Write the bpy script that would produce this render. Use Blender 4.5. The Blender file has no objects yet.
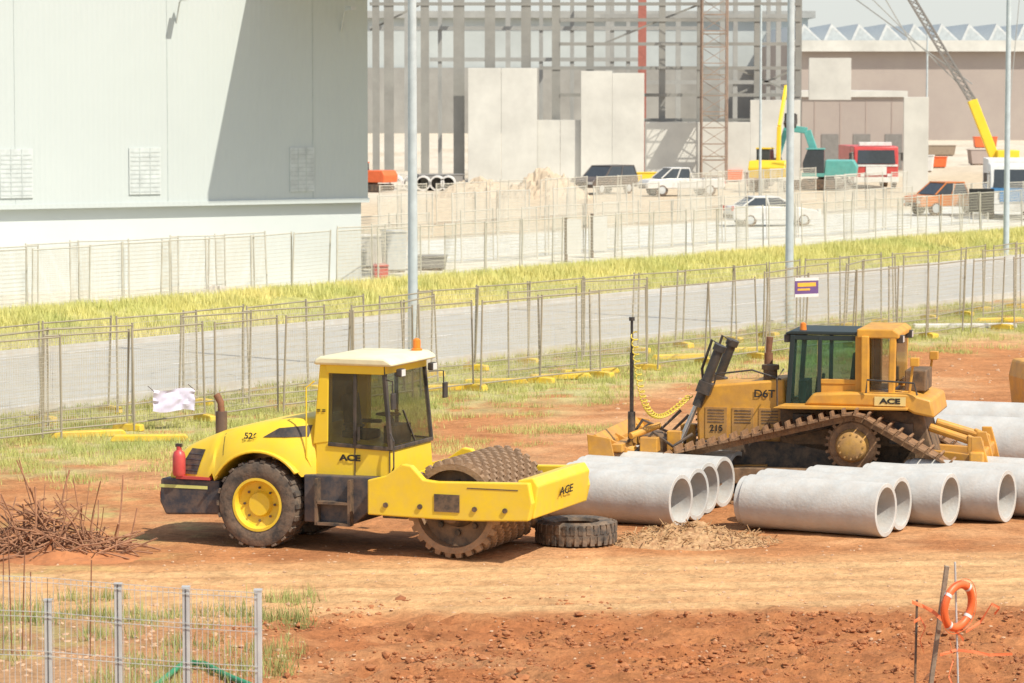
import bpy, bmesh, math, random
import numpy as np
from mathutils import Vector, Matrix, Euler, noise
random.seed(7); rng=np.random.default_rng(7)
sc=bpy.context.scene; col=sc.collection
R=math.radians
F=3300.0; H=7.0; A=math.atan((341.5-85)/F)
def ray(px,py):
    kx=(px-512)/F; ky=-(py-341.5)/F
    return Vector((kx, math.cos(A)+ky*math.sin(A), -math.sin(A)+ky*math.cos(A)))
def G(px,py,z=0.0):
    d=ray(px,py); t=(z-H)/d.z; return Vector((d.x*t,d.y*t,z))
def AT(px,py,Y):
    d=ray(px,py); t=Y/d.y; return Vector((d.x*t,Y,H+d.z*t))
NX,NY=-0.8211,0.5708
def P(px,p,z=0):
    kx=(px-512)/F; Y=(p+.8211*kx*.54)/(.5708-.8211*kx*.997)
    return Vector((kx*(.997*Y+.54),Y,z))
def bankz(p):
    t=(p-60.8)/8.0
    return 0.0 if t<=0 or t>=1 else 0.45*math.sin(math.pi*t)**2
# ---------------------------------------------------------------- materials
MATS={}
def mat(name,c,rough=.6,metal=0.0,c2=None,ns=3.0,bump=0.0,bs=20.0,dust=0.0,dustc=(.48,.29,.16),spec=.5):
    if name in MATS: return MATS[name]
    m=bpy.data.materials.new(name); m.use_nodes=True; nt=m.node_tree; N=nt.nodes; L=nt.links
    b=N['Principled BSDF']; b.inputs['Roughness'].default_value=rough; b.inputs['Metallic'].default_value=metal
    b.inputs['Specular IOR Level'].default_value=spec
    if c2 is None: c2=tuple(x*.82 for x in c)
    tc=N.new('ShaderNodeTexCoord')
    nz=N.new('ShaderNodeTexNoise'); nz.inputs['Scale'].default_value=ns; nz.inputs['Detail'].default_value=6; nz.inputs['Roughness'].default_value=.65
    L.new(tc.outputs['Object'],nz.inputs['Vector'])
    rp=N.new('ShaderNodeValToRGB'); rp.color_ramp.elements[0].position=.35; rp.color_ramp.elements[1].position=.65
    rp.color_ramp.elements[0].color=(*c2,1); rp.color_ramp.elements[1].color=(*c,1)
    L.new(nz.outputs['Fac'],rp.inputs['Fac']); out=rp.outputs['Color']
    if dust>0:
        g=N.new('ShaderNodeNewGeometry'); sx=N.new('ShaderNodeSeparateXYZ'); L.new(g.outputs['Position'],sx.inputs[0])
        mr=N.new('ShaderNodeMapRange'); mr.inputs['From Min'].default_value=0.0; mr.inputs['From Max'].default_value=2.2
        mr.inputs['To Min'].default_value=dust; mr.inputs['To Max'].default_value=dust*.15; L.new(sx.outputs['Z'],mr.inputs['Value'])
        n2=N.new('ShaderNodeTexNoise'); n2.inputs['Scale'].default_value=5; n2.inputs['Detail'].default_value=8; n2.inputs['Roughness'].default_value=.7
        L.new(g.outputs['Position'],n2.inputs['Vector'])
        m2=N.new('ShaderNodeMapRange'); m2.inputs['From Min'].default_value=.38; m2.inputs['From Max'].default_value=.6; L.new(n2.outputs['Fac'],m2.inputs['Value'])
        mu=N.new('ShaderNodeMath'); mu.operation='MULTIPLY'; L.new(mr.outputs[0],mu.inputs[0]); L.new(m2.outputs[0],mu.inputs[1])
        mx=N.new('ShaderNodeMix'); mx.data_type='RGBA'; L.new(mu.outputs[0],mx.inputs[0]); L.new(out,mx.inputs[6]); mx.inputs[7].default_value=(*dustc,1)
        out=mx.outputs[2]
    L.new(out,b.inputs['Base Color'])
    if bump>0:
        n3=N.new('ShaderNodeTexNoise'); n3.inputs['Scale'].default_value=bs; n3.inputs['Detail'].default_value=5
        L.new(tc.outputs['Object'],n3.inputs['Vector'])
        bp=N.new('ShaderNodeBump'); bp.inputs['Strength'].default_value=bump; bp.inputs['Distance'].default_value=.03
        L.new(n3.outputs['Fac'],bp.inputs['Height']); L.new(bp.outputs[0],b.inputs['Normal'])
    MATS[name]=m; return m
def glassmat(name,tint,f=.35,dd=(.40,.38,.30),df=.2):
    m=bpy.data.materials.new(name); m.use_nodes=True; nt=m.node_tree; N=nt.nodes; L=nt.links
    for n in list(N):
        if n.type!='OUTPUT_MATERIAL': N.remove(n)
    o=[n for n in N if n.type=='OUTPUT_MATERIAL'][0]
    t=N.new('ShaderNodeBsdfTransparent'); t.inputs[0].default_value=(*tint,1)
    g=N.new('ShaderNodeBsdfGlossy'); g.inputs['Roughness'].default_value=.08; g.inputs['Color'].default_value=(.8,.85,.85,1)
    d=N.new('ShaderNodeBsdfDiffuse'); d.inputs[0].default_value=(*dd,1)
    lw=N.new('ShaderNodeLayerWeight'); lw.inputs[0].default_value=f
    nz=N.new('ShaderNodeTexNoise'); nz.inputs['Scale'].default_value=3
    m1=N.new('ShaderNodeMixShader'); m2=N.new('ShaderNodeMixShader')
    L.new(lw.outputs['Fresnel'],m1.inputs[0]); L.new(t.outputs[0],m1.inputs[1]); L.new(g.outputs[0],m1.inputs[2])
    mm=N.new('ShaderNodeMath'); mm.operation='MULTIPLY'; mm.inputs[1].default_value=df; L.new(nz.outputs['Fac'],mm.inputs[0]); L.new(mm.outputs[0],m2.inputs[0])
    L.new(m1.outputs[0],m2.inputs[1]); L.new(d.outputs[0],m2.inputs[2]); L.new(m2.outputs[0],o.inputs[0]); return m
YEL=mat('yellow_paint',(.88,.62,.035),.38,dust=.32,c2=(.83,.57,.03),ns=1.2,dustc=(.64,.43,.18))
YEL2=mat('weathered_yellow_paint',(.74,.37,.04),.5,dust=.75,c2=(.54,.26,.04),ns=3.5,dustc=(.45,.25,.11))
BLK=mat('black_paint',(.045,.043,.042),.5,dust=.5,c2=(.03,.03,.03))
NAVY=mat('dark_chassis_paint',(.05,.055,.07),.5,dust=.3)
GRIME=mat('oily_grime',(.20,.12,.06),.7,c2=(.07,.05,.035),ns=5,bump=.3,dust=.5)
RUB=mat('tyre_rubber',(.065,.058,.052),.85,dust=.9,bump=.3,dustc=(.26,.18,.12))
DRUM=mat('rusty_drum_steel',(.22,.14,.085),.65,metal=.1,c2=(.32,.21,.13),ns=5,bump=.4,dust=.5)
TRK=mat('muddy_track_steel',(.32,.17,.08),.75,metal=.1,c2=(.15,.085,.05),ns=7,bump=.5,dust=.6)
CREAM=mat('cream_roof_paint',(.85,.79,.53),.5)
GLS=glassmat('tinted_cab_glass',(.74,.75,.69),.3,(.4,.38,.3),.12); GLT=glassmat('teal_cab_glass',(.62,.84,.80),.3,(.16,.38,.36),.12)
DGL=mat('dark_car_glass',(.06,.07,.08),.12)
ORL=mat('orange_lens',(.9,.25,.03),.3); REDL=mat('red_lens',(.6,.04,.03),.3); RED=mat('red_paint',(.62,.07,.07),.4,dust=.2)
CHR=mat('bright_steel',(.65,.65,.65),.25,metal=.9); WLAMP=mat('clear_lamp_lens',(.8,.8,.78),.15)
CONC=mat('pale_concrete',(.56,.56,.54),.85,c2=(.44,.44,.425),ns=2.2,bump=.2,dust=.26,dustc=(.52,.38,.27))
CONC2=mat('haze_pale_concrete',(.66,.65,.60),.9,c2=(.54,.53,.49),ns=.35)  # far concrete paled so its colour carries distance haze
SEAT=mat('seat_vinyl',(.06,.055,.05),.7)
GALV=mat('galvanised_steel',(.62,.64,.63),.5,metal=.3,c2=(.50,.52,.53)); FEN=mat('warm_fence_steel',(.40,.35,.26),.55,metal=.2)  # FEN: warm beige steel for the near fence frames
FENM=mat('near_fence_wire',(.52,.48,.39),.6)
FENW=mat('haze_pale_fence_steel',(.60,.565,.48),.6); RUST=mat('rusty_steel',(.30,.13,.07),.8,c2=(.18,.09,.05),ns=9)  # FENW: far fences whitened, distance haze is in the colour
WHT=mat('white_paint',(.79,.78,.75),.5,dust=.15); PLASY=mat('yellow_plastic',(.85,.60,.04),.55,dust=.4)
WOOD=mat('weathered_wood',(.36,.28,.20),.85,c2=(.24,.18,.13),ns=8,bump=.3); TXT=mat('black_lettering',(.02,.02,.02),.5)
HOSE=mat('green_hose',(.03,.28,.13),.5); ORP=mat('orange_plastic',(.85,.17,.05),.45,c2=(.75,.14,.04)); STEEL=mat('primed_steel',(.30,.295,.27),.6,c2=(.24,.235,.215),ns=.5)
STEELP=mat('haze_pale_primed_steel',(.38,.38,.36),.6,ns=.5); REDS=mat('red_oxide_steel',(.48,.17,.13),.6)  # STEELP: primed steel faded, haze painted into the base colour
SCAF=mat('hazy_scaffold_steel',(.38,.27,.20),.8,c2=(.28,.20,.16)); HZD=mat('hazy_dark_steel',(.25,.235,.22),.6)  # haze of distance mixed into both steel colours
# ---------------------------------------------------------------- mesh builder
class MB:
    def __init__(s): s.v=[]; s.f=[]
    def add(s,vs,fs):
        o=len(s.v); s.v+=[tuple(v) for v in vs]; s.f+=[tuple(i+o for i in f) for f in fs]; return s
    def box(s,c,d,rot=None):
        c=Vector(c); hx,hy,hz=d[0]/2,d[1]/2,d[2]/2
        M=Euler(rot).to_matrix() if rot else Matrix.Identity(3)
        vs=[c+M@Vector((x*hx,y*hy,z*hz)) for x in(-1,1) for y in(-1,1) for z in(-1,1)]
        return s.add(vs,[(0,1,3,2),(4,6,7,5),(0,4,5,1),(2,3,7,6),(0,2,6,4),(1,5,7,3)])
    def b2(s,x0,x1,y0,y1,z0,z1): return s.box(((x0+x1)/2,(y0+y1)/2,(z0+z1)/2),(x1-x0,y1-y0,z1-z0))
    def frame(s,a,b):
        a=Vector(a); b=Vector(b); d=(b-a).normalized()
        u=d.cross(Vector((0,0,1)));
        if u.length<.01: u=Vector((1,0,0))
        u.normalize(); w=u.cross(d).normalized(); return a,b,u,w
    def bar(s,a,b,w,h=None):
        h=h or w; a,b,u,v=s.frame(a,b)
        vs=[p+u*(i*w/2)+v*(j*h/2) for p in(a,b) for i,j in((-1,-1),(1,-1),(1,1),(-1,1))]
        return s.add(vs,[(0,3,2,1),(4,5,6,7),(0,1,5,4),(1,2,6,5),(2,3,7,6),(3,0,4,7)])
    def tube(s,a,b,r,n=10,r2=None):
        r2=r if r2 is None else r2; a,b,u,v=s.frame(a,b); vs=[]
        for p,q in((a,r),(b,r2)):
            for i in range(n):
                t=2*math.pi*i/n; vs.append(p+u*(q*math.cos(t))+v*(q*math.sin(t)))
        fs=[(i,(i+1)%n,(i+1)%n+n,i+n) for i in range(n)]+[tuple(range(n))[::-1],tuple(range(n,2*n))]
        return s.add(vs,fs)
    def path(s,pts,r,n=8):
        pts=[Vector(p) for p in pts]; vs=[]; up=Vector((0.13,0.31,.94)).normalized()
        for i,p in enumerate(pts):
            d=(pts[min(i+1,len(pts)-1)]-pts[max(i-1,0)]).normalized()
            u=d.cross(up)
            if u.length<.05: u=d.cross(Vector((1,0,0)))
            u.normalize(); w=u.cross(d)
            for k in range(n):
                t=2*math.pi*k/n; vs.append(p+u*(r*math.cos(t))+w*(r*math.sin(t)))
        m=len(pts); fs=[(j*n+i,j*n+(i+1)%n,(j+1)*n+(i+1)%n,(j+1)*n+i) for j in range(m-1) for i in range(n)]
        fs+=[tuple(range(n))[::-1],tuple(range((m-1)*n,m*n))]; return s.add(vs,fs)
    def prism(s,poly,y0,y1,wf=None):
        n=len(poly); vs=[]
        for y in(y0,y1):
            for x,z in poly:
                k=wf(x,z) if wf else 1; vs.append((x,y*k,z))
        return s.add(vs,[tuple(range(n)),tuple(range(2*n-1,n-1,-1))]+[(i,i+n,(i+1)%n+n,(i+1)%n) for i in range(n)])
    def lathe(s,prof,c,axis='y',n=32,closed=True):
        c=Vector(c); vs=[]; m=len(prof)
        for k in range(n):
            t=2*math.pi*k/n; ct,st=math.cos(t),math.sin(t)
            for r,h in prof:
                vs.append(c+(Vector((r*ct,h,r*st)) if axis=='y' else Vector((r*ct,r*st,h)) if axis=='z' else Vector((h,r*ct,r*st))))
        fs=[]
        for k in range(n):
            for j in range(m if closed else m-1):
                a=k*m+j; b=k*m+(j+1)%m; c2=((k+1)%n)*m+(j+1)%m; d=((k+1)%n)*m+j; fs.append((a,b,c2,d))
        return s.add(vs,fs)
    def build(s,name,m,parent=None,bevel=0,smooth=False,fix=True,loc=None,rotz=0):
        me=bpy.data.meshes.new(name); me.from_pydata(s.v,[],s.f)
        if fix:
            bm=bmesh.new(); bm.from_mesh(me); bmesh.ops.recalc_face_normals(bm,faces=bm.faces); bm.to_mesh(me); bm.free()
        me.materials.append(m)
        if smooth:
            me.shade_smooth(); me.set_sharp_from_angle(angle=R(38))
        o=bpy.data.objects.new(name,me); col.objects.link(o)
        if parent: o.parent=parent
        if loc is not None: o.location=loc
        o.rotation_euler.z=rotz
        if bevel>0:
            b=o.modifiers.new('bevel','BEVEL'); b.width=bevel; b.segments=2; b.limit_method='ANGLE'; b.angle_limit=R(35)
        return o
def tag(o,label=None,cat=None,group=None,kind=None):
    if label: o['label']=label
    if cat: o['category']=cat
    if group: o['group']=group
    if kind: o['kind']=kind
    return o
def thing(name,label,cat,loc=(0,0,0),rotz=0,group=None):
    o=bpy.data.objects.new(name,None); col.objects.link(o); o.location=loc; o.rotation_euler=(0,0,rotz); o.empty_display_size=.3
    return tag(o,label,cat,group)
def dup(root,loc,rot,label=None):
    r=root.copy(); col.objects.link(r); r.location=loc; r.rotation_euler=rot if hasattr(rot,'__len__') else (0,0,rot)
    if label: r['label']=label
    for ch in list(root.children):
        c=ch.copy(); col.objects.link(c); c.parent=r
        for g in list(ch.children):
            d=g.copy(); col.objects.link(d); d.parent=c
    return r
def text(name,s,size,m,parent,loc,rot,sx=1.0,bold=.003):
    cu=bpy.data.curves.new(name,'FONT'); cu.body=s; cu.size=size; cu.align_x='CENTER'; cu.align_y='CENTER'; cu.offset=bold; cu.extrude=.002
    t=bpy.data.objects.new('t',cu); col.objects.link(t); bpy.context.view_layer.update()
    me=bpy.data.meshes.new_from_object(t.evaluated_get(bpy.context.evaluated_depsgraph_get())); me.name=name
    bpy.data.objects.remove(t); me.materials.clear(); me.materials.append(m)
    o=bpy.data.objects.new(name,me); col.objects.link(o); o.parent=parent; o.location=loc; o.rotation_euler=rot; o.scale=(sx,1,1); return o
def interp(tab,x):
    if x<=tab[0][0]: return tab[0][1]
    for (a,va),(b,vb) in zip(tab,tab[1:]):
        if x<=b: return va+(vb-va)*(x-a)/(b-a)
    return tab[-1][1]
# ---------------------------------------------------------------- ground
def lerp(a,b,t): return tuple(a[i]+(b[i]-a[i])*t for i in range(3))
def ss(a,b,x):
    t=max(0,min(1,(x-a)/(b-a))); return t*t*(3-2*t)
def axis(segs):
    out=[]
    for a,b,st in segs:
        n=max(1,int((b-a)/st)); out+=[a+(b-a)*i/n for i in range(n)]
    out.append(segs[-1][1]); return out
xs=axis([(-2500,-400,400),(-400,-60,34),(-60,-16,2),(-16,16,.16),(16,60,1.5),(60,400,34),(400,2500,400)])
ys=axis([(-200,20,40),(20,30,1),(30,58,.16),(58,80,.35),(80,180,1.1),(180,400,10),(400,3500,300)])
SOIL=(.50,.22,.09); TRACK=(.67,.41,.20); CLOD=(.41,.155,.06); GRS=(.44,.42,.15); GRS2=(.60,.55,.22); PALE=(.70,.66,.56); ROAD2=(.66,.66,.61); TAN=(.63,.51,.36)
vs=[];cs=[]
nf=noise.fractal
def gz(x,y):
    p=NX*x+NY*y
    if y>80 or abs(x)>20: 
        if 59.5<p<69.5: return bankz(p)
        if 48.6<p<59.7: return -.06
        return 0.0
    if 48.6<p<59.7: return -.06
    if 59.5<p<69.5: return bankz(p)
    n1=nf(Vector((x*.35,y*.35,0)),1,2,3)
    n2=nf(Vector((x*1.6,y*1.6,3)),.8,2,4)
    z=.03*n1+.02*n2
    yy=y+ .10*(-x)
    band=ss(42.8,44.2,yy+.3*n1)*(1-ss(47.8,49,yy))
    clod=(1-ss(42.6,44.4,yy+1.2*n1))*ss(-5,-1.5,x+ .6*n1)
    z+= clod*(.12*nf(Vector((x*3.2,y*3.2,7)),.7,2,4)+.12*n1)
    z-= band*.035*(math.sin(yy*5.2+n1)**2)
    return z-.01
for y in ys:
    for x in xs:
        p=NX*x+NY*y; c=SOIL; v=Vector((x,y,0))
        n1=nf(v*.35,1,2,3) if y<400 else 0; n2=nf(v*1.1+Vector((9,2,5)),.9,2,4) if y<120 else 0
        n3=nf(v*.12+Vector((3,8,1)),1,2,3) if y<400 else 0
        yy=y-.10*x
        c=lerp(SOIL,(.61,.33,.16),ss(-.2,.5,n3+.4*n2)); c=lerp(c,(.35,.135,.055),.55*ss(.1,.55,nf(Vector((x*.5,y*1.4,11)),.9,2,4)) if y<75 else 0)
        band=ss(42.8,44.2,yy+.5*n1)*(1-ss(47.6,49.2,yy+.5*n1))
        c=lerp(c,TRACK,min(1,band*(.62+.38*math.sin(yy*3.6+n1)**2)))
        clod=(1-ss(42.6,44.2,yy+1.0*n1))*ss(-6,-2,x+.9*n1)
        c=lerp(c,CLOD,clod*(.5+.5*ss(-.3,.3,n2)))
        lf=(1-ss(-6,-2.5,x+.9*n1))*(1-ss(43,45,yy))
        c=lerp(c,(.42,.27,.15),lf*.6); c=lerp(c,GRS,lf*ss(.05,.5,n2+n1)*.5)
        g=ss(39.5,42.5,p+2.0*n1)*(1-ss(48.2,48.8,p)); c=lerp(c,lerp(GRS,TAN,.3),g*ss(-.4,.35,n2+.25))
        g=ss(31,34,p+1.5*n1)*(1-ss(36,39,p))*(1-ss(-7,-1,x)); c=lerp(c,GRS,g*ss(0,.6,n2)*.6)
        if p>48.6: c=lerp(PALE,TAN,.3)
        if p>59.6: c=lerp(GRS,GRS2,ss(-.3,.4,n1+n3))
        if p>60:
            e=ss(68,70.5,p+.8*n1); c=lerp(c,PALE,e)
            e=ss(76.5,77,p)*(1-ss(88,88.5,p)); c=lerp(c,ROAD2,e)
            e=ss(88,90,p+n1); c=lerp(c,lerp(TAN,(.60,.49,.35),ss(-.3,.5,n3)),e)
            e=ss(118,124,p+3*n3); c=lerp(c,lerp((.68,.61,.50),(.60,.51,.39),ss(-.3,.5,n3)),e)
        vs.append((x,y,gz(x,y))); cs.append(c)
nx=len(xs); ny=len(ys)
fs=[(j*nx+i,j*nx+i+1,(j+1)*nx+i+1,(j+1)*nx+i) for j in range(ny-1) for i in range(nx-1)]
me=bpy.data.meshes.new('ground'); me.from_pydata(vs,[],fs); me.shade_smooth()
ca=me.color_attributes.new('Col','FLOAT_COLOR','POINT'); arr=np.ones((len(cs),4),dtype=np.float32); arr[:,:3]=np.array(cs); ca.data.foreach_set('color',arr.ravel())
gm=bpy.data.materials.new('bare_ground'); gm.use_nodes=True; N=gm.node_tree.nodes; L=gm.node_tree.links; b=N['Principled BSDF']; b.inputs['Roughness'].default_value=.95; b.inputs['Specular IOR Level'].default_value=.15
at=N.new('ShaderNodeAttribute'); at.attribute_name='Col'; tc=N.new('ShaderNodeTexCoord')
def nzn(s,d=8,r=.65):
    n=N.new('ShaderNodeTexNoise'); n.inputs['Scale'].default_value=s; n.inputs['Detail'].default_value=d; n.inputs['Roughness'].default_value=r; L.new(tc.outputs['Object'],n.inputs['Vector']); return n
a1=nzn(1.3); a2=nzn(9)
ad=N.new('ShaderNodeMath'); ad.operation='ADD'; L.new(a1.outputs['Fac'],ad.inputs[0]); L.new(a2.outputs['Fac'],ad.inputs[1])
mr=N.new('ShaderNodeMapRange'); mr.inputs['From Min'].default_value=.7; mr.inputs['From Max'].default_value=1.3; mr.inputs['To Min'].default_value=.60; mr.inputs['To Max'].default_value=1.27; L.new(ad.outputs[0],mr.inputs['Value'])
vm=N.new('ShaderNodeVectorMath'); vm.operation='SCALE'; L.new(at.outputs['Color'],vm.inputs[0]); L.new(mr.outputs[0],vm.inputs['Scale']); L.new(vm.outputs[0],b.inputs['Base Color'])
bp=N.new('ShaderNodeBump'); bp.inputs['Strength'].default_value=.8; bp.inputs['Distance'].default_value=.07; L.new(a2.outputs['Fac'],bp.inputs['Height']); L.new(bp.outputs[0],b.inputs['Normal'])
me.materials.append(gm); go=bpy.data.objects.new('ground',me); col.objects.link(go); tag(go,kind='structure')
# road
DX,DY=.5708,.8211
def pq(p,q,z=0): return Vector((NX*p+DX*q,NY*p+DY*q,z))
ASPH=mat('pale_asphalt',(.44,.44,.415),.85,c2=(.38,.38,.36),ns=.6,bump=.2,bs=60,dust=.15,dustc=(.55,.44,.32))  # pale neutral grey road surface
def strip(name,p0,p1,q0,q1,z0,z1,m,n=1):
    mb=MB()
    for i in range(n):
        a=q0+(q1-q0)*i/n; bq=q0+(q1-q0)*(i+1)/n
        c=[pq(p0,a,z0),pq(p1,a,z0),pq(p1,bq,z0),pq(p0,bq,z0)]
        if z1>z0:
            t=[Vector((v.x,v.y,z1)) for v in c]; mb.add(c+t,[(4,5,6,7),(0,1,5,4),(1,2,6,5),(2,3,7,6),(3,0,4,7)])
        else: mb.add(c,[(0,1,2,3)])
    return tag(mb.build(name,m),kind='structure')
strip('road',49.05,59.35,-60,500,0,0,ASPH); strip('kerb',48.8,49.05,-60,500,-.1,.13,CONC); strip('kerb',59.35,59.6,-60,500,-.1,.13,CONC)
mb=MB()
for k in range(-6,60):
    c=[pq(54.1,k*9,.006),pq(54.25,k*9,.006),pq(54.25,k*9+3,.006),pq(54.1,k*9+3,.006)]; mb.add(c,[(0,1,2,3)])
tag(mb.build('road_marking',WHT),kind='structure')
strip('road_marking',58.7,58.82,-60,500,.006,.006,WHT)
# ---------------------------------------------------------------- grass
def grass(name,pts,hmin,hmax,w,m,blades=6,spread=.12,label=None):
    n=len(pts)*blades; P0=np.repeat(np.array(pts,dtype=np.float32),blades,axis=0)
    a=rng.uniform(0,2*np.pi,n); r=rng.uniform(0,spread,n); P0[:,0]+=r*np.cos(a); P0[:,1]+=r*np.sin(a)
    h=rng.uniform(hmin,hmax,n); lean=rng.uniform(.1,.6,n)*h; b2=rng.uniform(0,2*np.pi,n); ww=w*rng.uniform(.6,1.4,n)
    t=rng.uniform(0,np.pi,n); dx=np.cos(t)*ww/2; dy=np.sin(t)*ww/2
    V=np.empty((n,3,3),dtype=np.float32); V[:,0]=P0; V[:,1]=P0; V[:,2]=P0
    V[:,0,0]-=dx; V[:,0,1]-=dy; V[:,1,0]+=dx; V[:,1,1]+=dy; V[:,:2,2]-=.02
    V[:,2,0]+=lean*np.cos(b2); V[:,2,1]+=lean*np.sin(b2); V[:,2,2]+=h
    me=bpy.data.meshes.new(name); me.vertices.add(3*n); me.vertices.foreach_set('co',V.ravel())
    me.loops.add(3*n); me.loops.foreach_set('vertex_index',np.arange(3*n,dtype=np.int32)); me.polygons.add(n); me.polygons.foreach_set('loop_start',np.arange(0,3*n,3,dtype=np.int32)); me.update(calc_edges=True)
    me.materials.append(m); o=bpy.data.objects.new(name,me); col.objects.link(o); return tag(o,label,'grass',kind='stuff')
GM1=mat('dry_green_grass',(.60,.57,.20),.9,c2=(.36,.41,.12),ns=.5); GM2=mat('golden_green_grass',(.80,.70,.27),.9,c2=(.52,.54,.18),ns=.3)
GM3=mat('weed_green',(.42,.42,.15),.9,c2=(.24,.29,.09),ns=.9)
pts=[]
while len(pts)<14000:
    p=random.uniform(39,48.7); q=random.uniform(42,95); v=pq(p,q)
    d=nf(Vector((v.x*.7,v.y*.7,2)),1,2,3)+.2-(.9 if p<42.5 else 0)*(43-p)*.2
    if d>random.uniform(-.3,.6): pts.append((v.x,v.y,0))
grass('verge_grass',pts,.04,.18,.014,GM1,8,.2,'patchy dry green grass on the verge along the near fence')
pts=[]
while len(pts)<22000:
    p=random.uniform(59.8,69.5); q=random.uniform(55,165); v=pq(p,q,0)
    if nf(Vector((v.x*.4,v.y*.4,2)),1,2,3)+.45>random.uniform(-.3,.6): pts.append((v.x,v.y,bankz(p)))
grass('bank_grass',pts,.10,.40,.03,GM2,9,.3,'long yellow green grass on the bank beyond the road')
pts=[]
while len(pts)<1500:
    x=random.uniform(-7.5,-2.6); y=random.uniform(34,45)
    if nf(Vector((x*.8,y*.8,5)),1,2,3)>random.uniform(-.1,.6): pts.append((x,y,gz(x,y)))
grass('weed_grass',pts,.04,.24,.012,GM3,7,.12,'thin green weeds on bare soil behind the foreground mesh fence')
pts=[]
while len(pts)<2600:
    v=G(random.uniform(-20,640),random.uniform(425,490))
    if nf(Vector((v.x*.5,v.y*.5,9)),1,2,3)>random.uniform(.0,.5): pts.append((v.x,v.y,gz(v.x,v.y)))
grass('dirt_grass',pts,.03,.14,.011,GM1,8,.18,'low grass tufts on the orange dirt behind the roller')
# ---------------------------------------------------------------- clods
def rocks(name,items,m,label,cat='soil clods'):
    t=(1+5**.5)/2
    base=np.array([(-1,t,0),(1,t,0),(-1,-t,0),(1,-t,0),(0,-1,t),(0,1,t),(0,-1,-t),(0,1,-t),(t,0,-1),(t,0,1),(-t,0,-1),(-t,0,1)],dtype=np.float32)/1.9
    fc=np.array([(0,11,5),(0,5,1),(0,1,7),(0,7,10),(0,10,11),(1,5,9),(5,11,4),(11,10,2),(10,7,6),(7,1,8),(3,9,4),(3,4,2),(3,2,6),(3,6,8),(3,8,9),(4,9,5),(2,4,11),(6,2,10),(8,6,7),(9,8,1)])
    V=[];Fc=[]
    for i,(x,y,z,s) in enumerate(items):
        b=base*rng.uniform(.65,1.3,(12,1))*s*np.array([rng.uniform(.8,1.4),rng.uniform(.8,1.4),rng.uniform(.5,.9)]); V.append(b+np.array([x,y,z])); Fc.append(fc+12*i)
    V=np.concatenate(V); Fc=np.concatenate(Fc)
    me=bpy.data.meshes.new(name); me.from_pydata(V.tolist(),[],Fc.tolist()); me.materials.append(m); o=bpy.data.objects.new(name,me); col.objects.link(o); return tag(o,label,cat,kind='stuff')
CLM=mat('red_soil_clods',(.47,.19,.075),.95,c2=(.29,.11,.045),ns=1.2)
it=[]
while len(it)<13000:
    x=random.uniform(-5,8); y=random.uniform(35,44.8); yy=y-.1*x
    n=nf(Vector((x*.6,y*.6,1)),1,2,3)
    if n+.35*(1 if yy<43 else -.6)>random.uniform(-.1,.7) and x>-4+random.random()*2: it.append((x,y,gz(x,y)+.0,min(.09,.006+random.expovariate(95))))
rocks('soil_clods',it,CLM,'loose red soil clods scattered over the foreground dirt')
it=[]
for k in range(1100):
    v=G(random.uniform(0,1024),random.uniform(545,683)); it.append((v.x,v.y,gz(v.x,v.y),random.uniform(.008,.028)))
for k in range(220):
    v=G(random.uniform(0,300),random.uniform(600,680)); it.append((v.x,v.y,gz(v.x,v.y),random.uniform(.02,.05)))
for k in range(500):
    v=G(random.uniform(600,1024),random.uniform(335,480)); it.append((v.x,v.y,gz(v.x,v.y),random.uniform(.02,.05)))
rocks('pebbles',it,mat('pale_pebbles',(.60,.40,.25),.9,c2=(.42,.25,.15),ns=2),'small pale pebbles strewn over the haul track','pebbles')
# ---------------------------------------------------------------- ROLLER
def wheel(parent,c,r,w,rimc,hubcol,n=40,lug=0,name='wheel'):
    rt=MB(); pr=[(r*.60,-w*.42),(r*.80,-w*.5),(r*.96,-w*.44),(r,-w*.34),(r,w*.34),(r*.96,w*.44),(r*.80,w*.5),(r*.60,w*.42)]
    rt.lathe(pr,c,'y',n)
    if lug:
        for k in range(lug):
            for sd in(-1,1):
                t=2*math.pi*(k+.5*(sd>0))/lug; cc=Vector(c)+Vector((math.cos(t)*r*1.0,sd*w*.22,math.sin(t)*r*1.0))
                rt.box(cc,(r*.05,w*.46,r*.11),(0,-t,0))
    o=rt.build('tyre',RUB,None,0,True); o.parent=parent
    rm=MB(); rm.lathe([(r*.605,-w*.38),(r*.62,-w*.45),(r*.56,-w*.45),(r*.52,-w*.25),(r*.30,-w*.18),(r*.26,-w*.30),(0.001,-w*.30),(0.001,w*.30),(r*.5,w*.3),(r*.605,w*.4)],c,'y',n)
    rmo=rm.build('rim',rimc,None,0,True); rmo.parent=parent
    for k in range(8):
        t=2*math.pi*k/8; q=Vector(c)+Vector((math.cos(t)*r*.38,-w*.24,math.sin(t)*r*.38)); MB().tube(q,q+Vector((0,-w*.05,0)),r*.03,6).build('wheel_nut',hubcol,rmo)
    return o
RA=R(-21)
c0=G(264,546)
rot=Matrix.Rotation(RA,3,'Z'); off=rot@Vector((0,-.85,0))
ro=thing('road_roller','yellow padfoot soil compactor roller with cream cab roof parked on orange dirt','road roller',(c0.x-off.x,c0.y-off.y,0),RA)
for sy in (-.85,.85): wheel(ro,(0,sy,.66),.66,.54,YEL,BLK,48,22)
MB().prism([(-1.62,.42),(-1.72,.62),(-1.70,.98),(-.7,.98),(-.7,.46)],-.95,.95).build('counterweight',NAVY,ro,.03)
m=MB(); m.b2(-.75,1.9,-.45,.45,.5,1.05); m.prism([(.72,.42),(1.55,.42),(1.95,.75),(1.95,1.14),(.72,1.14)],-.96,.96); m.build('chassis',NAVY,ro,.02)
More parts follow.
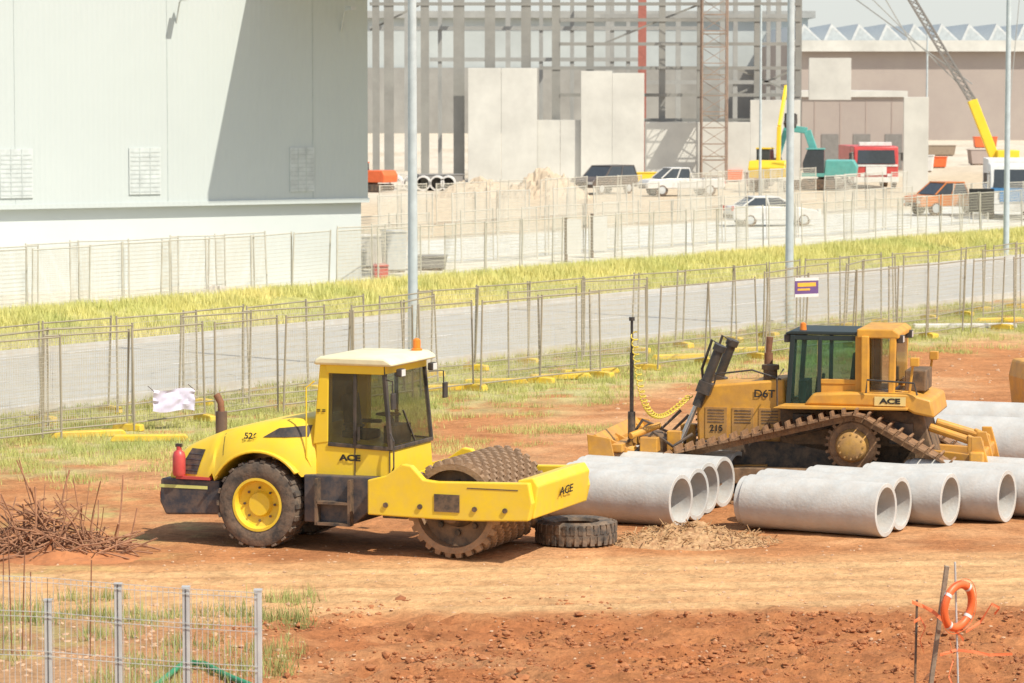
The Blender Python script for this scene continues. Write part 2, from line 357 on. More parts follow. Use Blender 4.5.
m=MB(); m.b2(.98,1.5,-1.1,-.96,.40,.44); m.b2(.98,1.5,-1.1,-.96,.72,.76); m.b2(.96,1.0,-1.1,-.96,.4,1.1); m.b2(1.5,1.54,-1.1,-.96,.4,1.1); m.build('steps',BLK,ro)
ZT=[(-1.58,1.22),(-1.52,1.36),(-1.40,1.47),(-1.15,1.58),(-.75,1.73),(-.2,1.87),(.35,1.96),(.86,1.99)]
WB=[(-1.58,.84),(-1.2,.92),(-.85,.99),(-.5,1.03),(.4,1.03),(.7,.96),(.86,.82)]
def zbot(x):
    a=abs(x)
    if x<-.80 : return .985
    if a<.795: return max(.985 if x<0 else 1.10,.66+math.sqrt(.80*.80-x*x))
    return 1.10
st=[-1.58,-1.55,-1.5,-1.42,-1.3,-1.15,-1.0,-.9,-.80,-.76,-.70,-.62,-.5,-.35,-.2,0,.2,.35,.5,.6,.68,.76,.82,.86]
secs=[]
for x in st:
    zt=interp(ZT,x); zb=zbot(x); wb=interp(WB,x); h=zt-zb
    half=[(wb,zb),(wb-.005,zb+.18*h),(wb-.05,zb+.42*h),(wb-.13,zb+.68*h),(wb-.20,zb+.86*h),(wb-.30,zb+.97*h),(wb-.48,zt)]
    secs.append([(x,-w_,z_) for w_,z_ in half]+[(x,w_,z_) for w_,z_ in half[::-1]])
m=MB(); n=len(secs[0]); vv=[p_ for s_ in secs for p_ in s_]
ff_=[(i*n+k,i*n+(k+1)%n,(i+1)*n+(k+1)%n,(i+1)*n+k) for i in range(len(secs)-1) for k in range(n)]
ff_+=[tuple(range(n)),tuple(range((len(secs)-1)*n,len(secs)*n))[::-1]]
m.add(vv,ff_); m.build('hood',YEL,ro,0,True)
def hy(x,z):
    zt=interp(ZT,x); zb=zbot(x); wb=interp(WB,x); f=(z-zb)/(zt-zb)
    return interp([(0,wb),(.18,wb-.005),(.42,wb-.05),(.68,wb-.13),(.86,wb-.20),(.97,wb-.30),(1,wb-.48)],f)
for sy in(-1,1):
    arc=[(math.cos(R(38+112*k/14))*.79,.66+math.sin(R(38+112*k/14))*.79) for k in range(15)]
    arc2=[(x*1.05,.66+(z-.66)*1.05) for x,z in arc]
    MB().prism(arc+arc2[::-1],min(sy*1.10,sy*.95),max(sy*1.10,sy*.95)).build('fender',YEL,ro,.01,True)
def patch(name,poly,m_,par,off_=.012,nn=6):
    (a,b_,c_,d_)=[Vector((p_[0],p_[1])) for p_ in poly]; vs_=[]
    for i in range(nn+1):
        for j in range(nn+1):
            u=i/nn; w_=j/nn; p_=(a.lerp(b_,u)).lerp(d_.lerp(c_,u),w_); vs_.append((p_.x,-hy(p_.x,p_.y)-off_,p_.y))
    return MB().add(vs_,[(i*(nn+1)+j,i*(nn+1)+j+1,(i+1)*(nn+1)+j+1,(i+1)*(nn+1)+j) for i in range(nn) for j in range(nn)]).build(name,m_,par,0,True)
patch('side_vent',[(.05,1.68),(.74,1.70),(.76,1.87),(.28,1.82)],BLK,ro)
patch('side_grille',[(-1.44,1.06),(-1.08,1.06),(-.98,1.44),(-1.26,1.44)],BLK,ro)
for k in range(4): patch('grille_bar',[(-1.42+.04*k,1.12+.08*k),(-1.06+.02*k,1.12+.08*k),(-1.055+.02*k,1.135+.08*k),(-1.41+.04*k,1.135+.08*k)],NAVY,ro,.02)
patch('hood_seam',[(-.62,1.38),(-.61,1.38),(-.66,1.70),(-.67,1.70)],BLK,ro,.005)
m=MB()
for k in range(5): m.b2(-1.62,-1.56,-.6,.6,1.00+k*.045,1.015+k*.045)
m.build('rear_grille',BLK,ro)
MB().b2(-1.715,-.9,-.957,-.951,.84,.89).build('reflective_strip',mat('lime_strip',(.75,.75,.25),.4),ro)
MB().prism([(-1.42,.985),(-1.42,1.03),(-.84,1.03),(-.84,.985)],-.985,-.90).build('side_step',RED,ro)
for sy in(-.75,.75): MB().b2(-1.76,-1.70,sy-.1,sy+.1,.66,.76).build('tail_light',REDL,ro)
m=MB(); m.lathe([(.001,0),(.085,0),(.10,.04),(.10,.30),(.085,.36),(.04,.40),(.04,.45),(.001,.45)],(-1.38,-.95,1.03),'z',16,False)
o=m.build('extinguisher',RED,ro,0,True); MB().box((-1.38,-.95,1.50),(.1,.05,.05)).build('extinguisher_valve',BLK,o)
o=MB().path([(-.95,-.35,1.6),(-.95,-.35,2.0),(-.96,-.35,2.12),(-1.03,-.35,2.24)],.055,12).build('exhaust_stack',RUST,ro,0,True)
MB().tube((-.95,-.35,1.6),(-.95,-.35,1.98),.09,14).build('muffler',mat('burnt_steel',(.12,.08,.07),.6,dust=.3),o,0,True)
# cab
cy=.80; CT=2.80
MB().prism([(.84,1.10),(.84,1.98),(.90,1.66),(2.08,1.56),(2.11,1.10)],-cy,cy).build('cab_base',YEL,ro,.03)
MB().prism([(.80,1.58),(.92,CT),(1.08,CT),(1.06,1.62)],-cy-.01,-cy+.14).build('cab_rear_pillar',YEL,ro,.02); MB().prism([(.80,1.58),(.92,CT),(1.08,CT),(1.06,1.62)],cy-.14,cy+.01).build('cab_rear_pillar',YEL,ro,.02)
MB().prism([(.82,1.64),(.92,CT-.1),(.94,CT-.1),(.84,1.64)],-cy+.15,cy-.15).build('rear_window',GLS,ro)
m=MB()
for sy in(-cy,cy):
    m.bar((2.08,sy,1.54),(1.96,sy*.97,CT),.06,.06); m.bar((1.50,sy,1.58),(1.50,sy*.98,CT),.05,.06); m.bar((1.06,sy,1.60),(2.06,sy,1.56),.05,.06)
m.bar((2.08,-cy,1.56),(2.08,cy,1.56),.06,.06); m.build('cab_frame',BLK,ro,.008)
m=MB(); m.bar((1.04,-cy,CT-.06),(1.98,-cy,CT-.06),.06,.13); m.bar((1.04,cy,CT-.06),(1.98,cy,CT-.06),.06,.13); m.bar((1.97,-cy,CT-.06),(1.97,cy,CT-.06),.07,.12); m.build('roof_rail',YEL,ro,.01)
MB().prism([(1.06,1.62),(1.07,CT-.1),(1.47,CT-.1),(1.47,1.62)],-cy-.004,-cy+.004).build('rear_side_window',GLS,ro)
MB().prism([(1.53,1.62),(1.53,CT-.1),(1.93,CT-.1),(2.06,1.58)],-cy-.004,-cy+.004).build('door_window',GLS,ro)
MB().prism([(1.06,1.62),(1.07,CT-.1),(1.93,CT-.1),(2.06,1.58)],cy-.004,cy+.004).build('far_side_window',GLS,ro)
MB().add([(2.09,-.76,1.58),(2.09,.76,1.58),(1.98,.76,CT-.1),(1.98,-.76,CT-.1)],[(0,1,2,3)]).build('windscreen',GLS,ro)
MB().bar((2.10,.1,1.60),(2.05,-.25,2.1),.02).build('wiper',BLK,ro)
MB().prism([(.84,CT),(.86,CT+.08),(.96,CT+.13),(2.0,CT+.13),(2.12,CT+.07),(2.14,CT)],-.88,.88).build('cab_roof',CREAM,ro,.04,True)
m=MB(); m.box((1.25,0,1.68),(.45,.5,.14)); m.box((1.10,0,2.0),(.12,.46,.6),(0,-.12,0)); m.b2(1.1,1.45,.30,.38,1.82,1.88); m.b2(1.1,1.45,-.38,-.30,1.82,1.88); m.box((1.08,0,2.38),(.1,.26,.18)); m.build('operator_seat',SEAT,ro,.03,True)
m=MB(); m.tube((1.85,0,1.55),(1.72,0,1.98),.05,10); m.lathe([(.18,-.015),(.2,0),(.18,.015),(.165,0)],(1.7,0,2.0),'z',24); m.b2(1.75,1.95,-.3,.3,1.55,1.85); m.build('steering_console',BLK,ro)
MB().bar((1.58,-cy-.05,1.68),(1.58,-cy-.05,1.88),.03).build('door_handle',BLK,ro)
m=MB(); m.b2(1.49,1.505,-cy-.012,-cy-.0,1.14,1.56); m.b2(2.06,2.075,-cy-.012,-cy,1.14,1.54); m.b2(1.49,2.075,-cy-.012,-cy,1.13,1.145); m.build('door_seam',BLK,ro)
for sy in(-.62,.62):
    o=MB().box((2.17,sy,CT-.10),(.09,.17,.12)).build('work_light',BLK,ro,.02); MB().b2(2.215,2.22,sy-.07,sy+.07,CT-.15,CT-.05).build('lamp_lens',WLAMP,o)
for sy in(-1,1):
    o=MB().path([(2.03,sy*.84,CT-.2),(2.2,sy*1.0,CT-.2),(2.2,sy*1.02,2.2)],.012,6).build('mirror_arm',BLK,ro); MB().box((2.22,sy*1.02,2.30),(.04,.15,.24)).build('mirror',BLK,o,.01)
MB().lathe([(.001,0),(.085,0),(.085,.03),(.06,.04),(.06,.16),(.03,.19),(.001,.19)],(1.9,.65,CT+.13),'z',16,False).build('beacon',ORL,ro,0,True)
MB().path([(.80,-.86,1.25),(.74,-.9,1.4),(.74,-.9,2.45),(.86,-.86,2.55)],.012,6).build('grab_rail',YEL,ro)
MB().path([(2.12,-.86,1.2),(2.18,-.92,1.3),(2.18,-.92,1.7),(2.10,-.86,1.8)],.014,6).build('grab_rail',BLK,ro)
m=MB(); m.b2(1.85,2.35,-.35,.35,.55,1.05); m.tube((2.1,0,.45),(2.1,0,1.10),.16,16); m.b2(1.9,2.3,-.7,.7,.5,.62); m.tube((1.4,-.45,.8),(2.5,-.55,.85),.06,12); m.tube((1.4,.45,.8),(2.5,.55,.85),.06,12); m.build('articulation_joint',BLK,ro,.01)
# drum
DC=3.18; DR=.67
m=MB(); m.lathe([(.58,-1.05),(DR,-1.05),(DR,1.05),(.58,1.05),(.58,.7),(.58,-.7)],(DC,0,DR+.07),'y',64)
dz=DR+.07
for row in range(15):
    yy=-.985+row*.1407
    for k in range(26):
        t=2*math.pi*(k+.5*(row%2))/26
        C_,S_=math.cos(t),math.sin(t); er=Vector((C_,0,S_)); et=Vector((-S_,0,C_)); ey=Vector((0,1,0)); ct=Vector((DC,yy,dz))
        vs_=[]
        for rr,wt,wy in((DR-.01,.056,.058),(DR+.07,.036,.038)):
            for a_,b_ in((-1,-1),(1,-1),(1,1),(-1,1)): vs_.append(ct+er*rr+et*(a_*wt)+ey*(b_*wy))
        m.add(vs_,[(4,5,6,7),(0,1,5,4),(1,2,6,5),(2,3,7,6),(3,0,4,7)])
dr=m.build('padfoot_drum',DRUM,ro,0,True)
for sy in(-1,1):
    MB().lathe([(.001,sy*.80),(.58,sy*.80),(.58,sy*.82),(.001,sy*.82)],(DC,0,dz),'y',40,False).build('drum_end_plate',mat('drum_end_steel',(.17,.12,.085),.7,dust=.6,bump=.2),dr)
    m=MB(); m.lathe([(.001,sy*1.12),(.20,sy*1.12),(.26,sy*1.0),(.30,sy*.82),(.001,sy*.82)],(DC,0,dz),'y',28,False)
    for k in range(8):
        t=k*math.pi/4; m.tube((DC+math.cos(t)*.38,sy*.82,dz+math.sin(t)*.38),(DC+math.cos(t)*.38,sy*.87,dz+math.sin(t)*.38),.045,8)
    m.build('drum_hub',BLK,dr,0,True)
side=[(1.90,.62),(3.0,.60),(3.6,.60),(4.46,.64),(4.52,.9),(4.46,1.20),(3.75,1.18),(3.0,1.16),(2.80,1.18),(2.60,1.38),(2.46,1.40),(2.2,1.22),(1.90,1.14)]
for sy in(-1,1):
    y0,y1=(-1.27,-1.13) if sy<0 else(1.13,1.27)
    MB().prism(side,y0,y1).build('side_beam',YEL,ro,.02)
MB().b2(1.92,2.12,-1.13,1.13,.62,1.12).build('rear_cross_beam',YEL,ro,.02)
MB().prism([(4.24,.64),(4.50,.66),(4.56,1.14),(4.48,1.26),(4.24,1.22)],-1.13,1.13).build('front_cross_beam',YEL,ro,.02)
MB().b2(4.06,4.20,-1.1,1.1,.80,.96).build('scraper_bar',RUST,ro)
MB().b2(2.98,3.38,-1.285,-1.272,.72,.98).build('beam_recess',BLK,ro)
for x in(2.2,2.75,3.62,4.1): MB().tube((x,-1.27,.78),(x,-1.295,.78),.04,8).build('bolt',BLK,ro)
MB().b2(3.5,4.3,-1.276,-1.271,1.08,1.095).build('beam_seam',BLK,ro)
for s_ in(-1,1):
    for k in range(2): MB().tube((2.95+.46*k,s_*1.06,.92),(2.95+.46*k,s_*1.14,.92),.1,12).build('rubber_mount',RUB,ro)
RX=(R(90),0,0)
text('hood_number','526',.13,TXT,ro,(-.15,-hy(-.15,1.69)-.05,1.69),(R(72),0,0),1.1)
text('door_lettering','ACE',.125,TXT,ro,(1.42,-cy-.018,1.40),RX,1.45,.005)
text('rear_pillar_lettering','= =',.10,TXT,ro,(.95,-cy-.02,2.1),RX)
text('front_lettering','ACE',.17,TXT,ro,(4.574,.05,.96),(R(90+6.8),0,R(90)),1.8,.003)
# ---------------------------------------------------------------- DOZER
DA=R(-14); q=G(853,499); dz_=thing('bulldozer','weathered yellow tracked bulldozer with rear ripper parked behind the concrete pipes','bulldozer',(q.x+.14,q.y,0),DA)
def hull(circ,n=72):
    pts=[(cx+r*math.cos(2*math.pi*i/n),cz+r*math.sin(2*math.pi*i/n)) for cx,cz,r in circ for i in range(n)]
    pts=sorted(set(pts)); 
    def half(ps):
        h=[]
        for p_ in ps:
            while len(h)>=2 and (h[-1][0]-h[-2][0])*(p_[1]-h[-2][1])-(h[-1][1]-h[-2][1])*(p_[0]-h[-2][0])<=0: h.pop()
            h.append(p_)
        return h
    a=half(pts); b_=half(pts[::-1]); return a[:-1]+b_[:-1]
SZ=1.03
loop=hull([(-2.80,.46,.42),(1.38,.44,.40),(0,SZ,.54)])
def resample(lp,step):
    out=[]; L_=0; seg=[]
    n=len(lp)
    for i in range(n):
        a=Vector(lp[i]);b_=Vector(lp[(i+1)%n]); seg.append((a,b_,(b_-a).length)); L_+=(b_-a).length
    k=int(L_/step); st=L_/k; i=0; acc=0
    for j in range(k):
        t=j*st
        while acc+seg[i][2]<t: acc+=seg[i][2]; i+=1
        a,b_,l=seg[i]; f=(t-acc)/l; out.append((a.lerp(b_,f),(b_-a).normalized()))
    return out
pads=resample(loop,.19)
for sy in(-1,1):
    yc=sy*1.06; m=MB()
    for p_,d in pads:
        e=Vector((d.x,0,d.y)); nrm=Vector((d.y,0,-d.x)); c=Vector((p_.x,yc,p_.y)); ey=Vector((0,1,0))
        def bx(o_,w,l,h):
            vs_=[c+nrm*(o_+k*h/2)+e*(i*l/2)+ey*(j*w/2) for k in(-1,1) for i,j in((-1,-1),(1,-1),(1,1),(-1,1))]
            m.add(vs_,[(0,3,2,1),(4,5,6,7),(0,1,5,4),(1,2,6,5),(2,3,7,6),(3,0,4,7)])
        bx(0,.60,.17,.035); c=c+e*.06; bx(.055,.60,.035,.09); c=c-e*.06; bx(-.07,.18,.20,.12)
    m.build('track',TRK,dz_)
    m=MB(); m.lathe([(.001,-.06),(.38,-.06),(.41,-.03),(.41,.03),(.38,.06),(.001,.06)],(0,yc,SZ),'y',36,False)
    for k in range(24):
        t=2*math.pi*k/24; m.box((math.cos(t)*.43,yc,SZ+math.sin(t)*.43),(.07,.07,.05),(0,-t,0))
    o=m.build('sprocket',TRK,dz_,0,True)
    m=MB(); m.lathe([(.001,yc-.24),(.17,yc-.24),(.24,yc-.2),(.28,yc-.08),(.001,yc-.08)],(0,0,SZ),'y',28,False)
    for k in range(12):
        t=2*math.pi*k/12; m.tube((math.cos(t)*.205,yc-.2,SZ+math.sin(t)*.205),(math.cos(t)*.205,yc-.245,SZ+math.sin(t)*.205),.018,6)
    m.build('final_drive_hub',mat('muddy_yellow',(.56,.31,.06),.65,c2=(.36,.19,.06),ns=6,dust=.6),o,0,True)
    for cx,cz,r in((-2.80,.46,.35),(1.38,.44,.33)):
        MB().lathe([(.001,yc-.09),(.12,yc-.09),(.14,yc-.04),(r-.06,yc-.04),(r,yc-.08),(r,yc+.08),(r-.06,yc+.04),(.14,yc+.04),(.001,yc+.09)],(cx,0,cz),'y',32,False).build('idler',TRK,dz_,0,True)
    MB().prism([(-2.80,.34),(1.35,.34),(1.35,.50),(.6,.62),(-1.8,.62),(-2.80,.54)],yc-.14,yc+.14).build('track_frame',GRIME,dz_,.02)
    for k in range(8): MB().tube((-2.2+k*.43,yc-.17,.22),(-2.2+k*.43,yc+.17,.22),.13,14).build('track_roller',TRK,dz_,0,True)
MB().b2(-2.6,1.0,-.6,.6,.45,1.0).build('main_frame',BLK,dz_,.02)
MB().prism([(-2.72,.82),(-2.76,1.76),(-2.64,1.92),(-1.25,2.06),(-1.2,.95)],-.52,.52).build('engine_hood',YEL2,dz_,.04,True)
SYP=mat('dark_yellow_panel',(.52,.27,.05),.6,c2=(.33,.165,.045),ns=5,dust=.6)  # darker yellow for side panels
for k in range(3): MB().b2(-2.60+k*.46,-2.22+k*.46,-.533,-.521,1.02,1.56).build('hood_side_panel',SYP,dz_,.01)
for k in range(3):
    m=MB()
    for j in range(5): m.b2(-2.55+k*.46,-2.27+k*.46,-.54,-.53,1.30+j*.05,1.32+j*.05)
    m.build('hood_louvre',GRIME,dz_)
m=MB()
for k in range(9): m.b2(-2.78,-2.755,-.42,.42,.95+k*.09,.98+k*.09)
m.build('front_grille',BLK,dz_)
m=MB(); m.tube((-1.62,.1,2.0),(-1.62,.1,2.45),.075,14); m.tube((-1.62,.1,2.45),(-1.60,.1,2.72),.05,12,.06); m.build('exhaust_stack',RUST,dz_,0,True)
m=MB(); m.tube((-1.52,-.30,2.0),(-1.52,-.30,2.2),.12,16); m.tube((-1.52,-.30,2.2),(-1.52,-.30,2.28),.15,16); m.build('air_cleaner',GRIME,dz_,0,True)
for s_ in(-1,1):
    MB().prism([(-1.35,1.62),(-1.2,1.67),(.9,1.67),(.9,1.63),(-1.1,1.61)],min(s_*1.10,s_*.5),max(s_*1.10,s_*.5)).build('platform',YEL2,dz_,.01)
MB().prism([(-.85,1.67),(-.70,1.86),(-.1,1.90),(.9,1.90),(1.28,1.80),(1.34,1.50),(1.0,1.56),(.8,1.66),(-.4,1.67)],-.95,.95).build('fuel_tank',YEL2,dz_,.04,True)
MB().prism([(-1.3,1.0),(-1.3,1.6),(-.8,1.65),(1.1,1.55),(1.3,.8),(.8,.6)],-.60,.60).build('rear_hull',GRIME,dz_,.02)
m=MB(); m.box((-.9,-.64,1.35),(.35,.1,.3)); m.box((.75,-.64,1.2),(.4,.12,.35)); m.path([(-1.2,-.62,1.1),(-.6,-.66,1.25),(.2,-.66,1.45),(.9,-.66,1.35)],.03,6); m.build('hydraulic_valve_block',BLK,dz_,.01)
cw=.66; CT=2.82
def cbar(nm,mt_,lst):
    m=MB()
    for a_ in lst: m.bar(*a_)
    m.build(nm,mt_,dz_,.008)
TEALF=mat('dark_cab_frame',(.022,.035,.035),.5)
L_=[]
for sy in(-cw,cw): L_+=[((-1.16,sy,1.55),(-1.08,sy,CT),.08),((-.64,sy,1.55),(-.62,sy,CT),.065),((-1.16,sy,1.63),(-.05,sy,1.63),.06,.08),((-1.09,sy,CT-.04),(.0,sy,CT-.04),.06,.08)]
L_+=[((-1.10,-cw,CT-.03),(-1.10,cw,CT-.03),.06,.09),((-1.15,-.25,1.6),(-1.09,-.25,CT),.04)]
cbar('cab_frame',TEALF,L_)
for s_ in(-1,1): cbar('cab_rear_post',YEL2,[((.04,s_*cw,1.88),(.04,s_*cw,CT),.12)])
cbar('window_sill',YEL2,[((-.6,-cw,2.05),(.04,-cw,2.05),.07,.08)])
MB().prism([(-1.13,1.68),(-1.06,CT-.08),(-.67,CT-.08),(-.67,1.68)],-cw-.004,-cw+.004).build('door_glass',GLT,dz_)
MB().prism([(-.59,2.10),(-.59,CT-.08),(-.03,CT-.08),(-.03,2.10)],-cw-.004,-cw+.004).build('side_window',GLT,dz_)
MB().prism([(-1.13,1.68),(-1.06,CT-.08),(0,CT-.08),(0,1.92)],cw-.004,cw+.004).build('far_window',GLS,dz_)
MB().add([(-1.17,-.62,1.68),(-1.17,.62,1.68),(-1.10,.62,CT-.08),(-1.10,-.62,CT-.08)],[(0,1,2,3)]).build('windscreen',GLS,dz_)
MB().b2(-.6,.0,-cw-.02,-cw+.04,1.66,2.01).build('cab_side_panel',YEL2,dz_,.01)
MB().prism([(-1.20,CT+.01),(-1.20,CT+.04),(-1.10,CT+.07),(.02,CT+.07),(.02,CT+.01)],-.70,.70).build('cab_roof',TEALF,dz_,.02)
m=MB(); m.prism([(.02,CT-.02),(.02,CT+.13),(.62,CT+.13),(.72,CT+.06),(.72,CT-.02)],-.84,.84)
for sy in(-.78,.78): m.bar((.16,sy,1.88),(.16,sy,CT+.02),.13,.18); m.bar((.60,sy,1.88),(.62,sy,CT+.02),.11,.11)
m.bar((.62,-.8,2.02),(.62,.8,2.02),.08,.1); m.build('rollover_frame',YEL2,dz_,.02)
MB().b2(.26,.55,-.77,-.76,1.95,CT-.03).build('rear_quarter_window',GLS,dz_)
MB().b2(.66,.67,-.70,.70,2.08,CT-.05).build('rear_window',GLS,dz_)
m=MB(); m.box((-.35,0,1.88),(.5,.55,.15)); m.box((-.1,0,2.2),(.12,.5,.6),(0,.1,0)); m.build('operator_seat',SEAT,dz_,.02)
m=MB(); m.b2(-1.04,-.9,-.3,.3,1.65,2.02); m.tube((-.75,-.3,1.7),(-.7,-.3,2.1),.03,8); m.tube((-.75,.3,1.7),(-.7,.3,2.1),.03,8); m.build('control_console',BLK,dz_,.01)
for x,sy,z in((-1.18,-.58,CT),(.72,-.6,CT+.02),(.72,.6,CT+.02)):
    o=MB().box((x,sy,z-.06),(.1,.16,.13)).build('work_light',BLK,dz_,.01); sgn=-1 if x<0 else 1; MB().box((x+sgn*.053,sy,z-.06),(.01,.12,.1)).build('lamp_lens',WLAMP,o)
for x,sy in((.9,-.82),(1.05,.6)):
    m=MB(); m.bar((x,sy,1.88),(x+.06,sy,2.4),.04); m.box((x+.09,sy,2.42),(.14,.18,.14)); m.build('rear_light_bracket',YEL2,dz_,.01)
MB().box((.95,0,2.07),(.35,.9,.35)).build('rear_service_box',GRIME,dz_,.02)
MB().lathe([(.001,0),(.06,0),(.05,.12),(.001,.14)],(-.95,-.4,CT+.06),'z',14,False).build('beacon',ORL,dz_,0,True)
for pts in ([(-1.3,-.9,1.6),(-1.3,-.95,2.1),(-1.22,-.76,2.25)],[(.2,-.98,1.90),(.22,-1.0,2.12),(1.0,-1.0,2.08),(1.05,-.98,1.88)],[(-1.3,-.5,2.05),(-1.8,-.5,2.2),(-2.4,-.5,2.12),(-2.45,-.5,1.95)]): MB().path(pts,.016,6).build('grab_rail',BLK,dz_)
for sy in(-.62,.62):
    MB().tube((-3.0,sy*1.05,.95),(-2.56,sy,2.0),.045,12).build('lift_cylinder_rod',CHR,dz_,0,True)
    m=MB(); m.tube((-2.72,sy*1.02,1.58),(-2.36,sy*.98,2.52),.085,16); m.tube((-2.36,sy*.98,2.52),(-2.32,sy*.98,2.62),.11,16); m.box((-2.58,sy,1.9),(.24,.26,.2),(0,.35,0)); m.path([(-2.34,sy*.8,2.6),(-2.49,sy*.8,2.70),(-2.66,sy*.8,2.2),(-2.64,sy*.7,1.85)],.025,6); m.build('lift_cylinder',BLK,dz_,0,True)
prof=[(-4.10,.12),(-4.22,.30),(-4.12,.62),(-4.20,.95),(-4.32,1.14),(-4.26,1.16),(-4.10,1.0),(-4.02,.62),(-4.06,.3),(-4.0,.12)]
bl=MB().prism(prof,-1.62,1.62).build('blade',YEL2,dz_,0)
m=MB()
for sy in(-1.64,1.64): m.prism([(-4.3,.1),(-4.4,1.16),(-4.0,1.1),(-3.86,.5),(-3.9,.1)],sy-.02,sy+.02)
m.b2(-4.0,-3.86,-1.5,1.5,.35,.5); m.b2(-4.02,-3.84,-1.45,1.45,.85,.98)
for yv in(-1.2,-.5,.5,1.2): m.prism([(-4.1,.3),(-4.15,1.08),(-3.8,.9),(-3.8,.35)],yv-.03,yv+.03)
m.build('blade_stiffeners',YEL2,bl,.01)
MB().b2(-4.26,-4.0,-1.64,1.64,.05,.16).build('cutting_edge',TRK,bl)
m=MB()
for sy in(-.70,.70): m.bar((-3.9,sy*1.9,.45),(-3.2,sy*1.2,.45),.16,.2); m.bar((-3.2,sy*1.2,.45),(-1.5,sy*.95,.5),.18,.24); m.tube((-3.9,sy*1.6,.9),(-3.05,sy*.9,.62),.07,12)
m.bar((-3.25,-.95,.5),(-3.25,.95,.5),.3,.3); m.box((-3.1,-.6,.95),(.25,.2,.4)); m.box((-3.1,.6,.95),(.25,.2,.4)); m.box((-3.45,-1.0,.95),(.3,.3,.25)); m.tube((-3.75,-1.2,1.1),(-3.35,-.7,1.25),.06,12); m.build('push_arms',YEL2,dz_,.015)
m=MB(); m.box((-3.3,-.4,.85),(.4,.5,.3)); m.box((-3.6,.2,.9),(.3,.4,.3)); m.tube((-3.8,-.2,1.0),(-3.0,-.1,.95),.08,10); m.build('blade_linkage',GRIME,dz_,.02)
for pts in([(-3.9,-.9,.9),(-3.6,-.9,1.35),(-3.3,-.7,1.2),(-3.0,-.6,1.5)],[(-3.95,-.7,.9),(-3.55,-.6,1.25),(-3.2,-.5,1.1),(-2.9,-.4,1.4)],[(-3.7,-1.1,.8),(-3.4,-1.0,1.15),(-3.1,-.8,.9),(-2.8,-.6,1.1)]): MB().path(pts,.028,6).build('hydraulic_hose',BLK,dz_)
m=MB(); m.tube((-3.76,-1.05,1.05),(-3.76,-1.05,2.5),.035,12); m.tube((-3.76,-1.05,2.45),(-3.76,-1.05,3.08),.024,10); m.tube((-3.76,-1.05,1.05),(-3.76,-1.05,1.5),.065,12); m.tube((-3.76,-1.05,3.04),(-3.76,-1.05,3.10),.05,12); m.build('sensor_mast',BLK,dz_,0,True)
pts=[]
P0=Vector((-3.72,-1.08,2.85)); P3=Vector((-2.85,-.6,1.75))
for i in range(420):
    t=i/419; b_=P0.lerp(P3,t); b_.z-=math.sin(math.pi*t)*.85*(1-.1*t); b_.x-=.14*math.sin(math.pi*t); b_.y-=.25*math.sin(math.pi*t)
    a=t*2*math.pi*30; pts.append(b_+Vector((math.cos(a)*.05,math.sin(a)*.04,math.sin(a)*.03)))
MB().path(pts,.012,5).build('coiled_cable',mat('yellow_cable',(.72,.55,.07),.5),dz_,0,True)
for sy in(-.45,.45):
    m=MB(); m.bar((1.15,sy,.85),(1.95,sy*1.3,.80),.12,.16); m.tube((1.2,sy,1.30),(1.95,sy*1.2,1.08),.07,12); m.prism([(1.85,.65),(1.85,1.2),(2.1,1.1),(2.15,.7)],sy*1.2-.07,sy*1.2+.07); m.build('ripper_linkage',YEL2,dz_,.015)
MB().b2(1.92,2.16,-1.0,1.0,.72,.96).build('ripper_beam',YEL2,dz_,.03)
for sy in(-.85,0,.85): MB().prism([(2.10,1.20),(1.94,1.20),(1.95,.75),(2.05,.42),(1.86,.28),(2.16,.30),(2.28,.5),(2.20,.85)],sy-.045,sy+.045).build('ripper_shank',YEL2,dz_,.01)
text('hood_lettering','D6T',.18,TXT,dz_,(-1.58,-.538,1.80),RX,1.1); text('hull_number','215',.15,TXT,dz_,(-2.40,-.545,1.20),RX)
MB().b2(.34,.86,-.966,-.955,1.69,1.84).build('tank_plate',mat('pale_yellow_plate',(.80,.62,.25),.5),dz_)
text('tank_lettering','ACE',.12,TXT,dz_,(.60,-.972,1.765),RX,1.5,.005)
# ---------------------------------------------------------------- pipes
def pipe_obj(Rr,Ln,th=.07):
    m=MB(); m.lathe([(Rr-th,0),(Rr,0.0),(Rr,-Ln+.10),(Rr-.03,-Ln+.10),(Rr-.03,-Ln),(Rr-th,-Ln)],(0,0,0),'x',56); return m
PM={}
def row(px,py,ang,Rr,Ln,labels,stag):
    v=G(px,py); nn=Vector((math.sin(R(-ang)),math.cos(R(-ang)),0)); ax=Vector((math.cos(R(ang)),math.sin(R(ang)),0))
    for k,lb in enumerate(labels):
        w=v+nn*(k*(2*Rr+.02))-ax*stag[k]
        key=(Rr,Ln)
        if key not in PM: PM[key]=pipe_obj(Rr,Ln).build('concrete_pipe',CONC,None,.006,True); o=PM[key]
        else: o=PM[key].copy(); col.objects.link(o)
        o.location=(w.x,w.y,Rr+.0); o.rotation_euler=(random.uniform(-3,3),0,R(ang+random.uniform(-.6,.6))); tag(o,lb,'pipe','pale concrete drainage pipes laid out on the dirt')
nm=['front','second','third','fourth','rearmost']
lb1=['%s concrete pipe%s of the row beside the roller'%(a,'' if a in('front','rearmost') else ' from the front') for a in nm]
row(681,527,-30,.42,2.35,lb1,[0,.14,.38,.52,.68])
row(886,537,-30,.42,2.45,['long front concrete pipe before the bulldozer tracks','second concrete pipe tucked behind the long front one before the bulldozer','concrete pipe with its open end fully in view right of the long front one','concrete pipe whose open end reaches the right edge of the photo','concrete pipe cut by the right edge of the photo in the row before the bulldozer','concrete pipe farthest back in the row before the bulldozer ripper'],[0,.12,-.36,-.98,-1.35,-.9])
